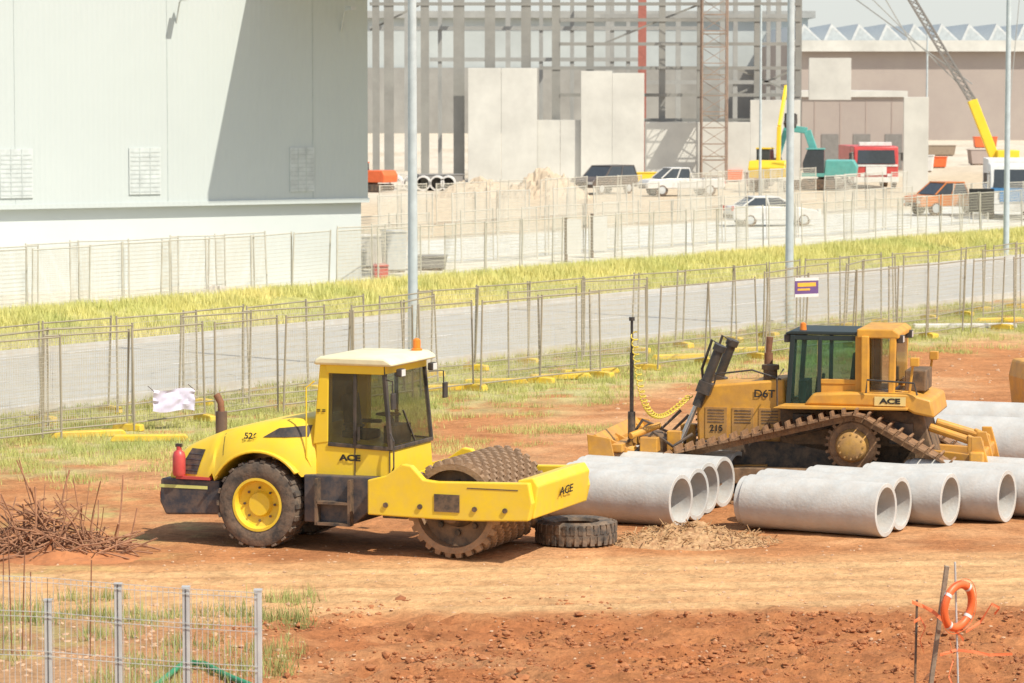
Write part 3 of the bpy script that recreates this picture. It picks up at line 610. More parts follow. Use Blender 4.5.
row(1056,482,-22,.56,3.0,['large pale concrete pipe lying beside the bulldozer ripper'],[0]); row(1094,466,-22,.56,3.5,['large pale concrete pipe lying farthest back behind the bulldozer ripper'],[0])
# tyre lying
v=G(576,543); m=MB(); m.lathe([(.36,.02),(.50,0),(.60,.06),(.62,.12),(.62,.26),(.60,.32),(.50,.37),(.36,.35),(.34,.30),(.50,.28),(.50,.09),(.34,.07)],(0,0,0),'z',48)
for k in range(32):
    t=2*math.pi*k/32
    for zz in(.1,.27): m.box((math.cos(t+.1*(zz>.2))*.61,math.sin(t+.1*(zz>.2))*.61,zz),(.04,.07,.14),(0,0,t))
tag(m.build('old_tyre',RUB,None,0,True,loc=(v.x,v.y,0)),'worn black tractor tyre lying flat beside the roller drum','tyre')
v=G(1040,420); t=thing('parked_machine','yellow machine body just cut by the right edge beyond the bulldozer','machine',(v.x,v.y,0),R(8))
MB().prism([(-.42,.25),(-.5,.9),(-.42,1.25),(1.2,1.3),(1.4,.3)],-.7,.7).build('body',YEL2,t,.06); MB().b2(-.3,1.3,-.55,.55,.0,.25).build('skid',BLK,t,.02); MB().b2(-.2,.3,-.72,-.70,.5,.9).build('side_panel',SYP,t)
# ---------------------------------------------------------------- piles
def mound(name,px,py,rx,ry,h,m,label,cat,seed=0,n=40):
    v=G(px,py); mb=MB(); vs_=[];
    for j in range(n+1):
        for i in range(n+1):
            x=(i/n*2-1); y=(j/n*2-1); r=math.sqrt(x*x+y*y); q=max(0,1-r)
            z=h*(q**.8)*(1+.5*nf(Vector((x*3+seed,y*3,seed)),.8,2,4))+ (.12*h*nf(Vector((x*14,y*14,seed)),.8,2,2) if q>0 else 0)-.04
            if q<=0: z=-.06
            vs_.append((x*rx,y*ry,z))
    mb.add(vs_,[(j*(n+1)+i,j*(n+1)+i+1,(j+1)*(n+1)+i+1,(j+1)*(n+1)+i) for j in range(n) for i in range(n)])
    return tag(mb.build(name,m,None,0,False,loc=(v.x,v.y,0)),label,cat)
STR=mat('straw_and_soil',(.54,.35,.18),.95,c2=(.34,.18,.09),ns=12,bump=.6)
mound('spoil_heap',690,543,1.25,.7,.32,STR,'low heap of straw coloured spoil in front of the concrete pipes','heap',3,60)
v=G(690,543); m=MB()
for k in range(420):
    a=random.uniform(0,6.28); r=random.random()**.6; x=v.x+math.cos(a)*r*1.4; y=v.y+math.sin(a)*r*.65; z=.30*max(0,1-r)+.02; d=Vector((random.uniform(-1,1),random.uniform(-1,1),random.uniform(-.3,.5))).normalized()*random.uniform(.05,.2)
    m.bar((x,y,z),(x+d.x,y+d.y,max(.01,z+d.z)),.012)
tag(m.build('straw',mat('straw_bits',(.58,.38,.19),.9,c2=(.34,.19,.09)),None,fix=False),'loose straw and twigs lying on the low spoil heap','straw',kind='stuff')
v=G(52,554); m=MB()
for k in range(460):
    a=random.uniform(0,6.28); r=random.random()**.7; x=v.x-.1+math.cos(a)*r*1.25; y=v.y+math.sin(a)*r*.7; z=.72*(1-r)*random.random()+.02
    d=Vector((random.uniform(-1,1),random.uniform(-.6,.6),random.uniform(-.35,.45))).normalized()*random.uniform(.2,.75)
    if k<30: d=Vector((random.uniform(-1.0,.3),random.uniform(-.3,.3),random.uniform(.5,1))).normalized()*random.uniform(.5,1.2)
    p2=Vector((x,y,z))+d; p2.z=max(.01,p2.z); pm=(Vector((x,y,z))+p2)/2+Vector((random.uniform(-.05,.05),0,random.uniform(0,.07)))
    m.path([(x,y,z),pm,p2],random.uniform(.006,.016),5)
tag(m.build('brush_pile',mat('dry_brown_brush',(.44,.22,.12),.9,c2=(.24,.12,.07),ns=6),None,fix=False),'tangled heap of dry reddish brown branches at the left edge','brush pile')
mound('earth_heap',60,558,1.3,.7,.2,CLM,'low earth heap under the dry branches at the left edge','heap',5,40)
# ---------------------------------------------------------------- fences
def make_panel(name,m,label,group,wm,Lp=2.4,Hp=2.05,r=.021,ww=.0026):
    t=thing(name,label,'fence panel',(0,0,0),0,group)
    f=MB()
    for x in(-Lp/2+.04,Lp/2-.04): f.tube((x,0,.03),(x,0,Hp+.05),r,8)
    f.tube((-Lp/2+.04,0,.18),(Lp/2-.04,0,.18),r*.8,6); f.tube((-Lp/2+.04,0,Hp),(Lp/2-.04,0,Hp),r*.8,6); f.build('frame',m,t,fix=False)
    w=MB(); n=38
    for i in range(1,n):
        x=-Lp/2+.04+(Lp-.08)*i/n; w.add([(x-ww,0,.18),(x+ww,0,.18),(x+ww,0,Hp),(x-ww,0,Hp)],[(0,1,2,3)])
    for j in range(1,15):
        z=.18+(Hp-.18)*j/15; w.add([(-Lp/2+.04,.003,z-ww),(Lp/2-.04,.003,z-ww),(Lp/2-.04,.003,z+ww),(-Lp/2+.04,.003,z+ww)],[(0,1,2,3)])
    w.build('wire_infill',wm,t,fix=False); return t
pn=make_panel('temporary_fence_panel',FEN,'tall wire mesh temporary fence panel along the near side of the road','fence panels along the near side of the road',FENM,r=.022,ww=.0036)
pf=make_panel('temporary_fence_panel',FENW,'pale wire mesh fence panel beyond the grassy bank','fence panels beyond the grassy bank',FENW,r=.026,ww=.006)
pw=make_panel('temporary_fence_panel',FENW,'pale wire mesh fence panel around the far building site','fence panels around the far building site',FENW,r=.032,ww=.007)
used=set()
def fence_row(proto,pf_,px0,px1,jp=.25,ja=6,skip=0,step=2.36):
    a=P(px0,pf_(px0)); q=(a.x*DX+a.y*DY); q0=q; e=P(px1,pf_(px1)); q1=e.x*DX+e.y*DY; out=[]
    while q<q1:
        t=(q-q0)/(q1-q0); p=pf_(px0)+(pf_(px1)-pf_(px0))*t
        q+=step*random.uniform(.86,1.0)
        if random.random()<skip: continue
        c=pq(p+random.uniform(-jp,jp),q-1.2); ang=math.atan2(DY,DX)+R(random.uniform(-ja,ja)); z=bankz(NX*c.x+NY*c.y)
        if proto.name not in used: used.add(proto.name); o=proto; o.location=(c.x,c.y,z); o.rotation_euler=(R(random.uniform(-2,2)),0,ang)
        else: o=dup(proto,(c.x,c.y,z),(R(random.uniform(-2.5,2.5)),R(random.uniform(-.9,.9)),ang))
        out.append(o)
    return out
r1=fence_row(pn,lambda x:44.6-2.6*max(0,min(1,x/1024)),-30,1060,.2,5)
r2=fence_row(pn,lambda x:47.2-1.5*max(0,min(1,x/1024)),-30,1060,.3,10,.04)
rx_=fence_row(pn,lambda x:45.9-1.5*max(0,min(1,x/1024)),-30,1040,.5,18,.3)
r3=fence_row(pf,lambda x:68.8,-20,1060,.3,7)
r4=fence_row(pf,lambda x:70.6,-20,380,.4,12,.15)
r5=fence_row(pf,lambda x:75.5,225,1050,.5,10,.1)
r6=fence_row(pw,lambda x:89,380,900,.6,12,.1)
r7=fence_row(pw,lambda x:98,380,800,.6,12,.3)
b0=MB().prism([(-.32,0),(-.30,.13),(-.12,.15),(.12,.15),(.30,.13),(.32,0)],-.11,.11).build('fence_block',PLASY,None,.02); tag(b0,'yellow plastic block under a temporary fence panel','fence block','yellow blocks at the foot of the near fence')
first=True
for o in r1+r2:
    if random.random()<.12: continue
    c=Vector(o.location)+Matrix.Rotation(o.rotation_euler.z,3,'Z')@Vector((1.2,0,0))
    b_=b0 if first else b0.copy()
    if not first: col.objects.link(b_)
    first=False; b_.location=(c.x,c.y,gz(c.x,c.y)); b_.rotation_euler=(0,0,o.rotation_euler.z+R(90+random.uniform(-25,25)))
labs=['yellow plastic barrier lying below the roller cab beacon','long yellow barrier lying right of the roller roof','yellow barrier lying near the middle of the near fence','yellow barrier lying leftmost along the near fence','yellow barrier lying below the pale lavender notice','yellow barrier lying left of the sensor mast','long pale plank lying on the dirt at the far right','yellow barrier lying by the fence at the right edge','yellow barrier lying right of the lift cylinders','yellow barrier lying between the two fence rows at the middle']
for i,(px,py,a) in enumerate(((455,390,20),(495,384,10),(560,379,15),(88,437,20),(150,441,5),(680,359,25),(965,328,5),(1000,322,20),(745,352,18),(590,374,25))):
    v=G(px,py); pl=i==6
    tag(MB().prism([(-.8 if not pl else -1.5,0),(-.7 if not pl else -1.5,.13),(.7 if not pl else 1.5,.13),(.8 if not pl else 1.5,0)],-.12,.12).build('low_barrier' if not pl else 'plank',PLASY if not pl else WHT,None,.02,loc=(v.x,v.y,0),rotz=R(a)),labs[i],'barrier' if not pl else 'plank')
PUR=mat('purple_print',(.16,.09,.26),.5); ORG=mat('amber_print',(.88,.48,.06),.5); LIL=mat('lilac_sheet',(.66,.63,.76),.6,c2=(.58,.55,.70),ns=6)
p=lambda x:44.6-2.6*x/1024
v=P(806,p(806)-.3); s=thing('notice_sign','purple notice with amber lettering hung high on the near fence','sign',(v.x,v.y,1.55),R(28)); w_,h_=.72,.50
MB().b2(-w_/2,w_/2,-.01,.01,0,h_).build('board',PUR,s,.004)
MB().b2(-w_/2,w_/2,-.016,-.012,h_*.84,h_).build('top_band',WHT,s); MB().b2(-.28,.28,-.016,-.012,.27,.37).build('text_line',ORG,s); MB().b2(-.28,.10,-.016,-.012,.17,.22).build('text_line',ORG,s); MB().b2(-w_/2,w_/2,-.016,-.012,.0,.08).build('lower_band',WHT,s)
v=P(174,p(174)-.3); s=thing('notice_sheet','crumpled pale lavender sheet tied low on the near fence at left','sign',(v.x,v.y,.38),R(28))
vs_=[];nu=14;nv=8
for j in range(nv+1):
    for i in range(nu+1):
        u=i/nu-.5; w2=j/nv; vs_.append((u*.9+.02*nf(Vector((w2*4,u*3,1)),1,2,2),.07*nf(Vector((u*5,w2*4,4)),.9,2,3),w2*.44+.03*math.sin(u*6)-.03*u))
MB().add(vs_,[(j*(nu+1)+i,j*(nu+1)+i+1,(j+1)*(nu+1)+i+1,(j+1)*(nu+1)+i) for j in range(nv) for i in range(nu)]).build('sheet',LIL,s,0,True,fix=False)
for sx_ in(-.44,.44): MB().tube((sx_,-.03,.42),(sx_,.30,.50),.008,5).build('tie',BLK,s)
# ---------------------------------------------------------------- lamp posts
POLE=mat('pale_blue_grey_pole',(.54,.61,.63),.5)
for px,pp,lab in((413,48.15,'pale grey street light pole behind the roller cab'),(789,48.15,'pale grey street light pole behind the bulldozer cab'),(1006,60.3,'pale grey street light pole nearest the right edge')):
    v=P(px,pp); t=thing('street_lamp',lab,'street lamp',(v.x,v.y,0),0,'street lamps along the road')
    MB().tube((0,0,0),(0,0,10.5),.125,16,.10).build('pole',POLE,t,0,True)
    MB().b2(-.22,.22,-.22,.22,0,.10).build('base_plate',GALV,t,.01)
    MB().path([(0,0,10.4),(-.16,.1,10.9),(-1.2,.8,11.1)],.04,8).build('arm',POLE,t); MB().box((-1.5,1.0,11.1),(.7,.28,.1),(0,0,R(-34))).build('luminaire',GALV,t,.02)
for i,(px,py,top) in enumerate(((760,198,5),(926,185,20))):
    v=G(px,py); t=MB().tube((0,0,0),(0,0,AT(px,top,v.y).z),.09,10,.06).build('light_pole',POLE,None,0,True,loc=(v.x,v.y,0)); tag(t,['thin pale pole left of the teal excavator','thin pale pole above the orange pickup'][i],'pole')
# ---------------------------------------------------------------- left warehouse
def clad(name,c,period,depth=.5,c2=None):
    m=mat(name,c,.6,c2=c2 or tuple(x*.95 for x in c),ns=.15); nt=m.node_tree; N=nt.nodes; L=nt.links; b=N['Principled BSDF']
    tc=N.new('ShaderNodeTexCoord'); wv=N.new('ShaderNodeTexWave'); wv.bands_direction='X'; wv.inputs['Scale'].default_value=period; wv.wave_profile='TRI'; L.new(tc.outputs['Object'],wv.inputs['Vector'])
    bp=N.new('ShaderNodeBump'); bp.inputs['Strength'].default_value=depth; bp.inputs['Distance'].default_value=.03; L.new(wv.outputs['Fac'],bp.inputs['Height']); L.new(bp.outputs[0],b.inputs['Normal']); return m
CL=clad('grey_green_cladding',(.53,.575,.565),1.6,.15); CWH=mat('white_precast',(.60,.64,.63),.8,c2=(.56,.60,.59),ns=.2)
Yr=118.0; Yl=111.0
xr=AT(368,200,Yr).x; xl=AT(0,200,Yl).x; ang=math.atan2(Yr-Yl,xr-xl)
wh=thing('grey_warehouse','large pale grey clad warehouse filling the upper left of the photo','building',(xr,Yr,0),ang)
W=45
MB().b2(-W,0,.0,40,2.9,14.5).build('clad_wall',CL,wh)
MB().b2(-W,-.15,.25,39.8,0,2.9).build('precast_base_wall',CWH,wh)
MB().b2(-W-.3,.3,-.4,40.3,14.5,14.9).build('roof',STEELP,wh)
MB().b2(-W,.03,-.06,.0,2.82,2.98).build('flashing',CL,wh)
for k in range(8): MB().b2(-2.2-k*5.6,-2.18-k*5.6,-.012,0,3.0,14.5).build('panel_joint',mat('joint_grey',(.50,.55,.54),.7),wh)
MB().b2(-4.30,5.5,-6.5,-.41,11.6,12.0).build('unseen_shadow_canopy',STEELP,wh)  # unseen slab added and sized to cast the sloping wall shadow
SW=368/math.hypot(xr-xl,Yr-Yl)
sv=lambda px:(px-368)/SW
for x0,x1,z0,z1 in((0,31,3.2,4.85),(124,155,3.25,4.85),(286,311,3.25,4.8)):
    lo=MB().b2(sv(x0),sv(x1),-.05,0,z0,z1).build('louvre',mat('white_louvre',(.60,.64,.63),.6),wh)
    m=MB()
    for k in range(10): m.b2(sv(x0)+.04,sv(x1)-.04,-.06,-.052,z0+.08+k*.15,z0+.12+k*.15)
    for k in range(1,3):
        xx=sv(x0)+(sv(x1)-sv(x0))*k/3; m.b2(xx-.015,xx+.015,-.065,-.052,z0,z1)
    m.build('louvre_blade',mat('louvre_grey',(.54,.585,.575),.7),lo)  # blades slightly darker grey than the louvre board
for px,z in((340,9.7),(172,9.95)):
    o=MB().path([(sv(px),0,z-.8),(sv(px),-.3,z-.1),(sv(px),-.6,z)],.03,6).build('lamp_bracket',GALV,wh); MB().box((sv(px),-.75,z),(.2,.45,.12)).build('wall_lamp',GALV,o)
# ---------------------------------------------------------------- steel frame building
Yf=240.0
def RX_(px,Y): return AT(px,100,Y).x
def RZ(py,Y): return AT(512,py,Y).z
sf=thing('steel_building_frame','tall half built steel building frame behind the grey warehouse','building frame',(0,Yf,0))
for px,w in((376,.5),(389,.7),(425,.6),(440,.3),(459,.8),(490,.75),(526,.7),(541,.3),(556,.6),(572,.3),(590,.55),(612,.3),(628,.3),(662,.46),(700,.46),(735,.35),(757,.46),(768,.3),(798,.46)):
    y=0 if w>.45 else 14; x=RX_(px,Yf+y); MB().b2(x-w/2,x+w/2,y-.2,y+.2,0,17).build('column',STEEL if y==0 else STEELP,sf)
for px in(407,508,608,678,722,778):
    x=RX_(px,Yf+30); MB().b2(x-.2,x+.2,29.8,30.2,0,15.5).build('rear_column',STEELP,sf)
x=RX_(642,Yf+6); MB().b2(x-.3,x+.3,5.8,6.2,0,17).build('column',REDS,sf)
for z,(a,b_) in ((RZ(95,Yf),(560,800)),(RZ(68,Yf),(540,800)),(RZ(44,Yf),(560,800)),(RZ(20,Yf),(560,800)),(RZ(4,Yf),(370,800)),(RZ(120,Yf),(640,800))):
    MB().b2(RX_(a,Yf),RX_(b_,Yf),-.26,-.21,z-.12,z+.12).build('girt',STEEL,sf)
for z,(a,b_) in ((RZ(25,Yf),(370,700)),(RZ(58,Yf),(430,640)),(RZ(12,Yf),(600,800)),(RZ(82,Yf),(640,800))):
    MB().b2(RX_(a,Yf+14),RX_(b_,Yf+14),13.7,13.8,z-.15,z+.15).build('rear_beam',STEELP,sf)
for px in(389,459,526,590):
    x=RX_(px,Yf); MB().bar((x,0.3,14.2),(x+.5,14,14.6),.3,.6).build('rafter',STEELP,sf)
for (a,za,b_,zb) in((370,30,425,2),(600,45,660,20),(735,95,798,68),(735,68,798,95),(660,20,700,4)):
    MB().bar((RX_(a,Yf),.3,RZ(za,Yf)),(RX_(b_,Yf),.3,RZ(zb,Yf)),.14,.14).build('brace',STEEL,sf)
def panel(x0,x1,y0,y1,Y,label,m=CONC2,th=.25,name='concrete_wall_panel',cat='wall panel',group='tilt up concrete wall panels'):
    a=AT(x0,y0,Y); b_=AT(x1,y1,Y); z0=max(0,b_.z) if y1<150 else 0
    return tag(MB().b2(a.x,b_.x,0,th,z0,a.z).build(name,m,None,.02,loc=(0,Y,0)),label,cat,group)
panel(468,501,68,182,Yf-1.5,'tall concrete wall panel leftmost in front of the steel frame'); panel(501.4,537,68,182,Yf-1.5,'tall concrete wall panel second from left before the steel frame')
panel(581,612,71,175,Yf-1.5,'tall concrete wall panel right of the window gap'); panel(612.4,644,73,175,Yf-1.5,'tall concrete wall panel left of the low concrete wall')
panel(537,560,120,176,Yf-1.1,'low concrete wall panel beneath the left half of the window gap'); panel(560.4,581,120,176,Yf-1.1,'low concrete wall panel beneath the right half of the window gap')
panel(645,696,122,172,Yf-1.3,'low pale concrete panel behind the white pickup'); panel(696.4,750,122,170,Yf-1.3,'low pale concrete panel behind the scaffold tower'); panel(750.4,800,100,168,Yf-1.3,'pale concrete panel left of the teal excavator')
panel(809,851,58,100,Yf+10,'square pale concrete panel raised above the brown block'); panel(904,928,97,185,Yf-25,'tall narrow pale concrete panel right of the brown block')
BRN=mat('brown_brick',(.42,.34,.30),.9,c2=(.36,.29,.26),ns=.3); BR2=mat('hazy_brown_wall',(.42,.36,.32),.9,c2=(.38,.32,.29),ns=.2); SHD=mat('hazy_blue_grey_wall',(.50,.535,.53),.9,ns=.1)  # BR2 and SHD have faded colours that imitate distance haze
def block(name,x0,x1,y0,Y,depth,m,label):
    t=thing(name,label,'building',(0,Y,0)); a=AT(x0,y0,Y); b_=AT(x1,y0,Y)
    MB().b2(a.x,b_.x,0,depth,0,a.z).build('wall',m,t); return t,a,b_
t,a,b_=block('brown_block',802,905,97,Yf+30,30,BR2,'flat topped brown block behind the red truck'); MB().b2(a.x-.2,b_.x+.2,-.2,30.2,a.z,a.z+.5).build('parapet',CONC2,t)
for k in range(4):
    xx=a.x+1+k*2.1; MB().b2(xx,xx+.08,-.03,0,0,a.z).build('wall_joint',BRN,t)
for k in range(3):
    xx=a.x+1.6+k*2.6; MB().b2(xx,xx+1.4,-.05,0,.2,3.0).build('doorway',HZD,t)
Ys=420.0; t,a,b_=block('sawtooth_warehouse',795,1180,42,Ys,80,BR2,'long hazy brown warehouse with a white sawtooth roof')
w0=(b_.x-a.x)/14
for k in range(14):
    x0=a.x+k*w0; m=MB(); m.add([(x0,-.5,a.z),(x0+w0,-.5,a.z),(x0+w0*.3,-.5,a.z+2.3),(x0,80,a.z),(x0+w0,80,a.z),(x0+w0*.3,80,a.z+2.3)],[(0,1,2),(3,5,4),(0,2,5,3),(2,1,4,5)]); m.build('roof_tooth',mat('white_roof_sheet',(.66,.69,.69),.6),t)
    MB().add([(x0+.5,-.52,a.z+.2),(x0+w0*.85,-.52,a.z+.2),(x0+w0*.34,-.52,a.z+1.8)],[(0,1,2)]).build('roof_glazing',mat('hazy_glazing',(.52,.57,.59),.5),t)  # glazing lightened, its colour stands in for haze
MB().b2(a.x-1,b_.x+1,-1.2,-.6,a.z-1.2,a.z+.2).build('eaves',CONC2,t)
t2,a,b_=block('pale_far_warehouse',355,808,18,Ys+60,60,SHD,'hazy pale blue warehouse seen through the steel frame'); MB().b2(a.x-1,b_.x+1,-1,61,a.z,a.z+1.0).build('roof_edge',STEELP,t2)
MB().b2(a.x,b_.x,-.4,-.1,0,9.5).build('lower_wall',mat('hazy_grey_wall',(.36,.35,.325),.9,c2=(.27,.26,.24),ns=.15),t2)  # lower wall grey has the haze painted in
t=thing('scaffold_tower','narrow brown scaffold tower in the steel frame','scaffold tower',(RX_(714,Yf-4),Yf-4,0))
w=.9
for sx in(-w,w):
    for sy in(-w,w): MB().tube((sx,sy,0),(sx,sy,16),.055,6).build('standard',SCAF,t)
m=MB()
for k in range(14):
    z=.5+k*1.15
    for a_,b2_ in(((-w,-w),(w,-w)),((w,-w),(w,w)),((w,w),(-w,w)),((-w,w),(-w,-w))): m.bar((*a_,z),(*b2_,z),.05)
    m.bar((-w,-w,z),(w,-w,z+1.15),.04); m.bar((w,w,z),(-w,w,z+1.15),.04)
m.build('braces',SCAF,t)
m=MB()
for k in range(5): m.b2(-w,w,-w,w,1.9+k*2.9,1.95+k*2.9)
m.build('decks',WOOD,t)
TANM=mat('tan_spoil',(.60,.49,.36),.95,c2=(.46,.37,.27),ns=.6)
mound('spoil_mound',480,197,2.9,2.5,1.3,TANM,'tan spoil mound left of the dark four wheel drive','mound',1); mound('spoil_mound',545,198,2.9,3,1.7,TANM,'larger tan spoil mound just left of the dark four wheel drive','mound',2)
mound('gravel_mound',215,303,1.6,1.2,.55,mat('pale_gravel',(.55,.50,.43),.95,c2=(.40,.36,.30),ns=4),'grey rubble mound on the bank below the warehouse','mound',4); 
for i,px in enumerate((380,395,410,423,437,448)):
    v=G(px,191); tag(MB().lathe([(.40,0),(.5,0),(.5,3),(.40,3)],(0,0,.5),'y',20).build('far_concrete_pipe',WHT,None,0,True,loc=(v.x,v.y,0)),'small white pipe end far off between the warehouse and spoil mound','pipe','row of far white pipes beside the warehouse corner')
# ---------------------------------------------------------------- vehicles
def car(name,label,cat,kind,px,py,rotz,bm_):
    v=G(px,py); t=thing(name,label,cat,(v.x,v.y,0),rotz)
    if kind=='sedan': L_,w=2.25,.9; body=[(-2.25,.4),(-2.28,.75),(-2.2,1.0),(-1.6,1.05),(1.0,.98),(2.0,.82),(2.28,.65),(2.25,.32),(-2.2,.32)]; gh=[(-1.75,1.03),(-1.15,1.42),(.15,1.44),(.95,.97)]; wr=.33; wx=1.38
    elif kind=='wagon': L_,w=2.35,.95; body=[(-2.35,.5),(-2.38,.9),(-2.3,1.15),(1.0,1.15),(2.1,1.05),(2.35,.85),(2.35,.45),(-2.3,.45)]; gh=[(-2.28,1.14),(-2.1,1.78),(.25,1.80),(1.0,1.14)]; wr=.39; wx=1.42
    else: L_,w=2.6,.95; body=[(-2.6,.55),(-2.6,1.12),(-.35,1.12),(-.3,1.15),(1.2,1.15),(2.4,1.05),(2.6,.85),(2.58,.5),(-2.5,.5)]; gh=[(-.45,1.14),(-.25,1.74),(.9,1.76),(1.65,1.14)]; wr=.4; wx=1.6
    MB().prism(body,-w,w).build('body',bm_,t,.05,True)
    zt=max(z for x,z in gh); zb=min(z for x,z in gh)
    f=lambda x,z:1-.14*(z-zb)/(zt-zb)
    MB().prism(gh,-w*.97,w*.97,f).build('windows',DGL,t,.02)
    (x0,z0),(x1,z1),(x2,z2),(x3,z3)=gh; m=MB(); m.b2(x1-.04,x2+.04,-w*.84,w*.84,zt-.02,zt+.05)
    for s_ in(-1,1):
        for (xa,za),(xb,zb_) in(((x0,z0),(x1,z1)),((x3,z3),(x2,z2)),(((x0+x3)/2,zb),((x1+x2)/2,zt))): m.bar((xa,s_*w*.975,za),(xb,s_*w*.845,zb_),.07,.07)
    m.build('roof',bm_,t,.015)
    for sx in(-wx,wx):
        for sy in(-1,1):
            wo=MB().lathe([(wr*.6,-.11),(wr,-.09),(wr,.09),(wr*.6,.11)],(sx,sy*(w-.1),wr),'y',24).build('wheel',RUB,t,0,True); MB().lathe([(.001,-.115),(wr*.58,-.1),(wr*.58,.1),(.001,.115)],(sx,sy*(w-.09),wr),'y',20,False).build('rim',GALV,wo)
    for sy in(-1,1):
        MB().b2(L_-.10,L_+.02,sy*w*.78-.17,sy*w*.78+.17,.68,.84).build('headlight',WLAMP,t); MB().b2(-L_-.05,-L_+.05,sy*w*.85-.11,sy*w*.85+.11,.78,1.02).build('tail_light',REDL,t)
    MB().b2(L_-.04,L_+.045,-.5,.5,.5,.72).build('grille',BLK,t); MB().b2(-L_-.06,-L_+.02,-w*.9,w*.9,.42,.6).build('bumper',BLK,t)
    if kind=='ute': MB().b2(-2.5,-.55,-w*.85,w*.85,1.10,1.135).build('tray_liner',BLK,t)
    return t
CARB=mat('dark_car_paint',(.09,.085,.085),.35,dust=.3); CARW=mat('white_car_paint',(.74,.74,.72),.3,dust=.2); CARO=mat('orange_car_paint',(.68,.21,.05),.35,dust=.3)
car('parked_car','dark four wheel drive parked beside the tan spoil mounds','car','wagon',604,194,R(-130),CARB)
car('parked_pickup','white pickup parked right of the dark four wheel drive','pickup','ute',681,196,R(197),CARW)
car('passing_car','white sedan on the pale far road behind the fences','car','sedan',772,226,R(12),CARW)
car('parked_pickup','orange pickup parked below the tall narrow concrete panel','pickup','ute',952,215,R(205),CARO)
car('parked_car','dark sedan behind the fence below the grey warehouse','car','sedan',292,273,R(15),CARB)
def truck(name,label,px,py,rotz,cabm,boxm,stripe,Lb=6,hb=3.1,wd=1.25):
    v=G(px,py); t=thing(name,label,'truck',(v.x,v.y,0),rotz)
    MB().prism([(0,.55),(.05,2.0),(-.12,2.85),(-1.9,2.9),(-1.9,.55)],-wd,wd).build('cab',cabm,t,.06,True)
    MB().add([(.10,-wd*.86,1.70),(.12,wd*.86,1.70),(-.04,wd*.82,2.62),(-.04,-wd*.82,2.62)],[(0,1,2,3)]).build('windscreen',DGL,t)
    for s_ in(-1,1): MB().prism([(-.25,1.65),(-.3,2.5),(-1.3,2.5),(-1.3,1.65)],s_*wd,s_*(wd+.012)).build('side_window',DGL,t)
    MB().b2(.04,.10,-.7,.7,.95,1.5).build('grille',stripe,t); MB().b2(0,.16,-wd,wd,.45,.8).build('bumper',WHT,t,.02)
    for s_ in(-1,1):
        MB().b2(.10,.17,s_*.9-.16,s_*.9+.16,.84,1.04).build('headlight',WLAMP,t)
        o=MB().bar((-.1,s_*wd,2.4),(0,s_*(wd+.25),2.4),.04).build('mirror_arm',BLK,t); MB().b2(-.02,.05,s_*(wd+.25)-.09,s_*(wd+.25)+.09,1.9,2.45).build('mirror',BLK,o)
    MB().b2(-1.95-Lb,-1.95,-wd,wd,.9,hb).build('box_body',boxm,t,.03); MB().b2(-1.96-Lb,-1.94,-wd-.01,wd+.01,1.5,1.8).build('side_stripe',stripe,t)
    MB().b2(-1.9-Lb,-.2,-.45,.45,.5,.9).build('chassis',BLK,t)
    for x in(-1.0,-5.0,-6.4):
        for s_ in(-1,1):
            wo=MB().lathe([(.28,-.14),(.5,-.12),(.5,.12),(.28,.14)],(x,s_*(wd-.14),.5),'y',24).build('wheel',RUB,t,0,True); MB().lathe([(.001,-.12),(.28,-.12),(.28,.12),(.001,.12)],(x,s_*(wd-.13),.5),'y',16,False).build('rim',WHT,wo)
    return t
rt=truck('red_truck','red and white truck facing the camera beside the brown block',876,189,R(-88),RED,RED,WHT,6,2.85,1.5)
MB().b2(-.9,-.4,-1.1,1.1,2.9,3.15).build('light_bar',WHT,rt,.02); MB().b2(.062,.075,-1.45,1.45,1.52,1.66).build('front_stripe',WHT,rt)
BLUE=mat('blue_paint',(.08,.26,.52),.4)
wt=truck('white_truck','white and blue truck cut by the right edge of the photo',1013,220,R(-95),WHT,WHT,BLUE,5,3.1,1.2)
MB().b2(.03,.08,-1.15,1.15,1.52,1.68).build('front_stripe',BLUE,wt)
TEAL=mat('teal_paint',(.13,.46,.42),.45,dust=.15)
def excavator(label,px,py,rotz,m_,boom,sc_=1.0,bw=1.0):
    v=G(px,py); t=thing('excavator',label,'excavator',(v.x,v.y,0),rotz); t.scale=(sc_,)*3
    for s_ in(-1,1): MB().prism([(-1.7,.1),(-1.9,.4),(-1.7,.8),(1.7,.8),(1.9,.4),(1.7,.1)],s_*1.1-.28,s_*1.1+.28).build('track',BLK,t,.05)
    MB().lathe([(.001,.7),(.6,.7),(.6,1.0),(.001,1.0)],(0,0,0),'z',20,False).build('slew_ring',BLK,t)
    MB().prism([(-2.2,1.0),(-2.3,1.7),(-2.0,2.2),(0,2.2),(.1,1.0)],-1.3,1.3).build('engine_house',m_,t,.08)
    MB().b2(.05,1.7,.3,1.3,1.0,1.25).build('deck',m_,t); MB().prism([(.1,1.25),(.1,2.95),(1.3,2.95),(1.65,2.0),(1.6,1.25)],.35,1.3).build('cab',DGL,t,.05); MB().b2(.05,1.4,.32,1.33,2.95,3.05).build('cab_roof',m_,t,.02)
    pts=boom
    for i,(nm,w) in enumerate((('boom',.42),('boom_tip',.36),('dipper_arm',.30))):
        MB().bar((pts[i][0],-.2,pts[i][1]),(pts[i+1][0],-.2,pts[i+1][1]),w*.8*bw,w*bw).build(nm,m_,t,.04)
    x,z=pts[-1]; MB().prism([(x-.2,z),(x+.35,z-.1),(x+.4,z-.7),(x-.1,z-1.05),(x-.6,z-.7),(x-.3,z-.5)],-.7*bw,.3*bw).build('bucket',BLK,t,.03)
    MB().tube((.6,-.2,1.4),((pts[1][0]+.5)/2+.4,-.2,(pts[1][1]+1.6)/2+.1),.09,10).build('boom_cylinder',CHR,t); return t
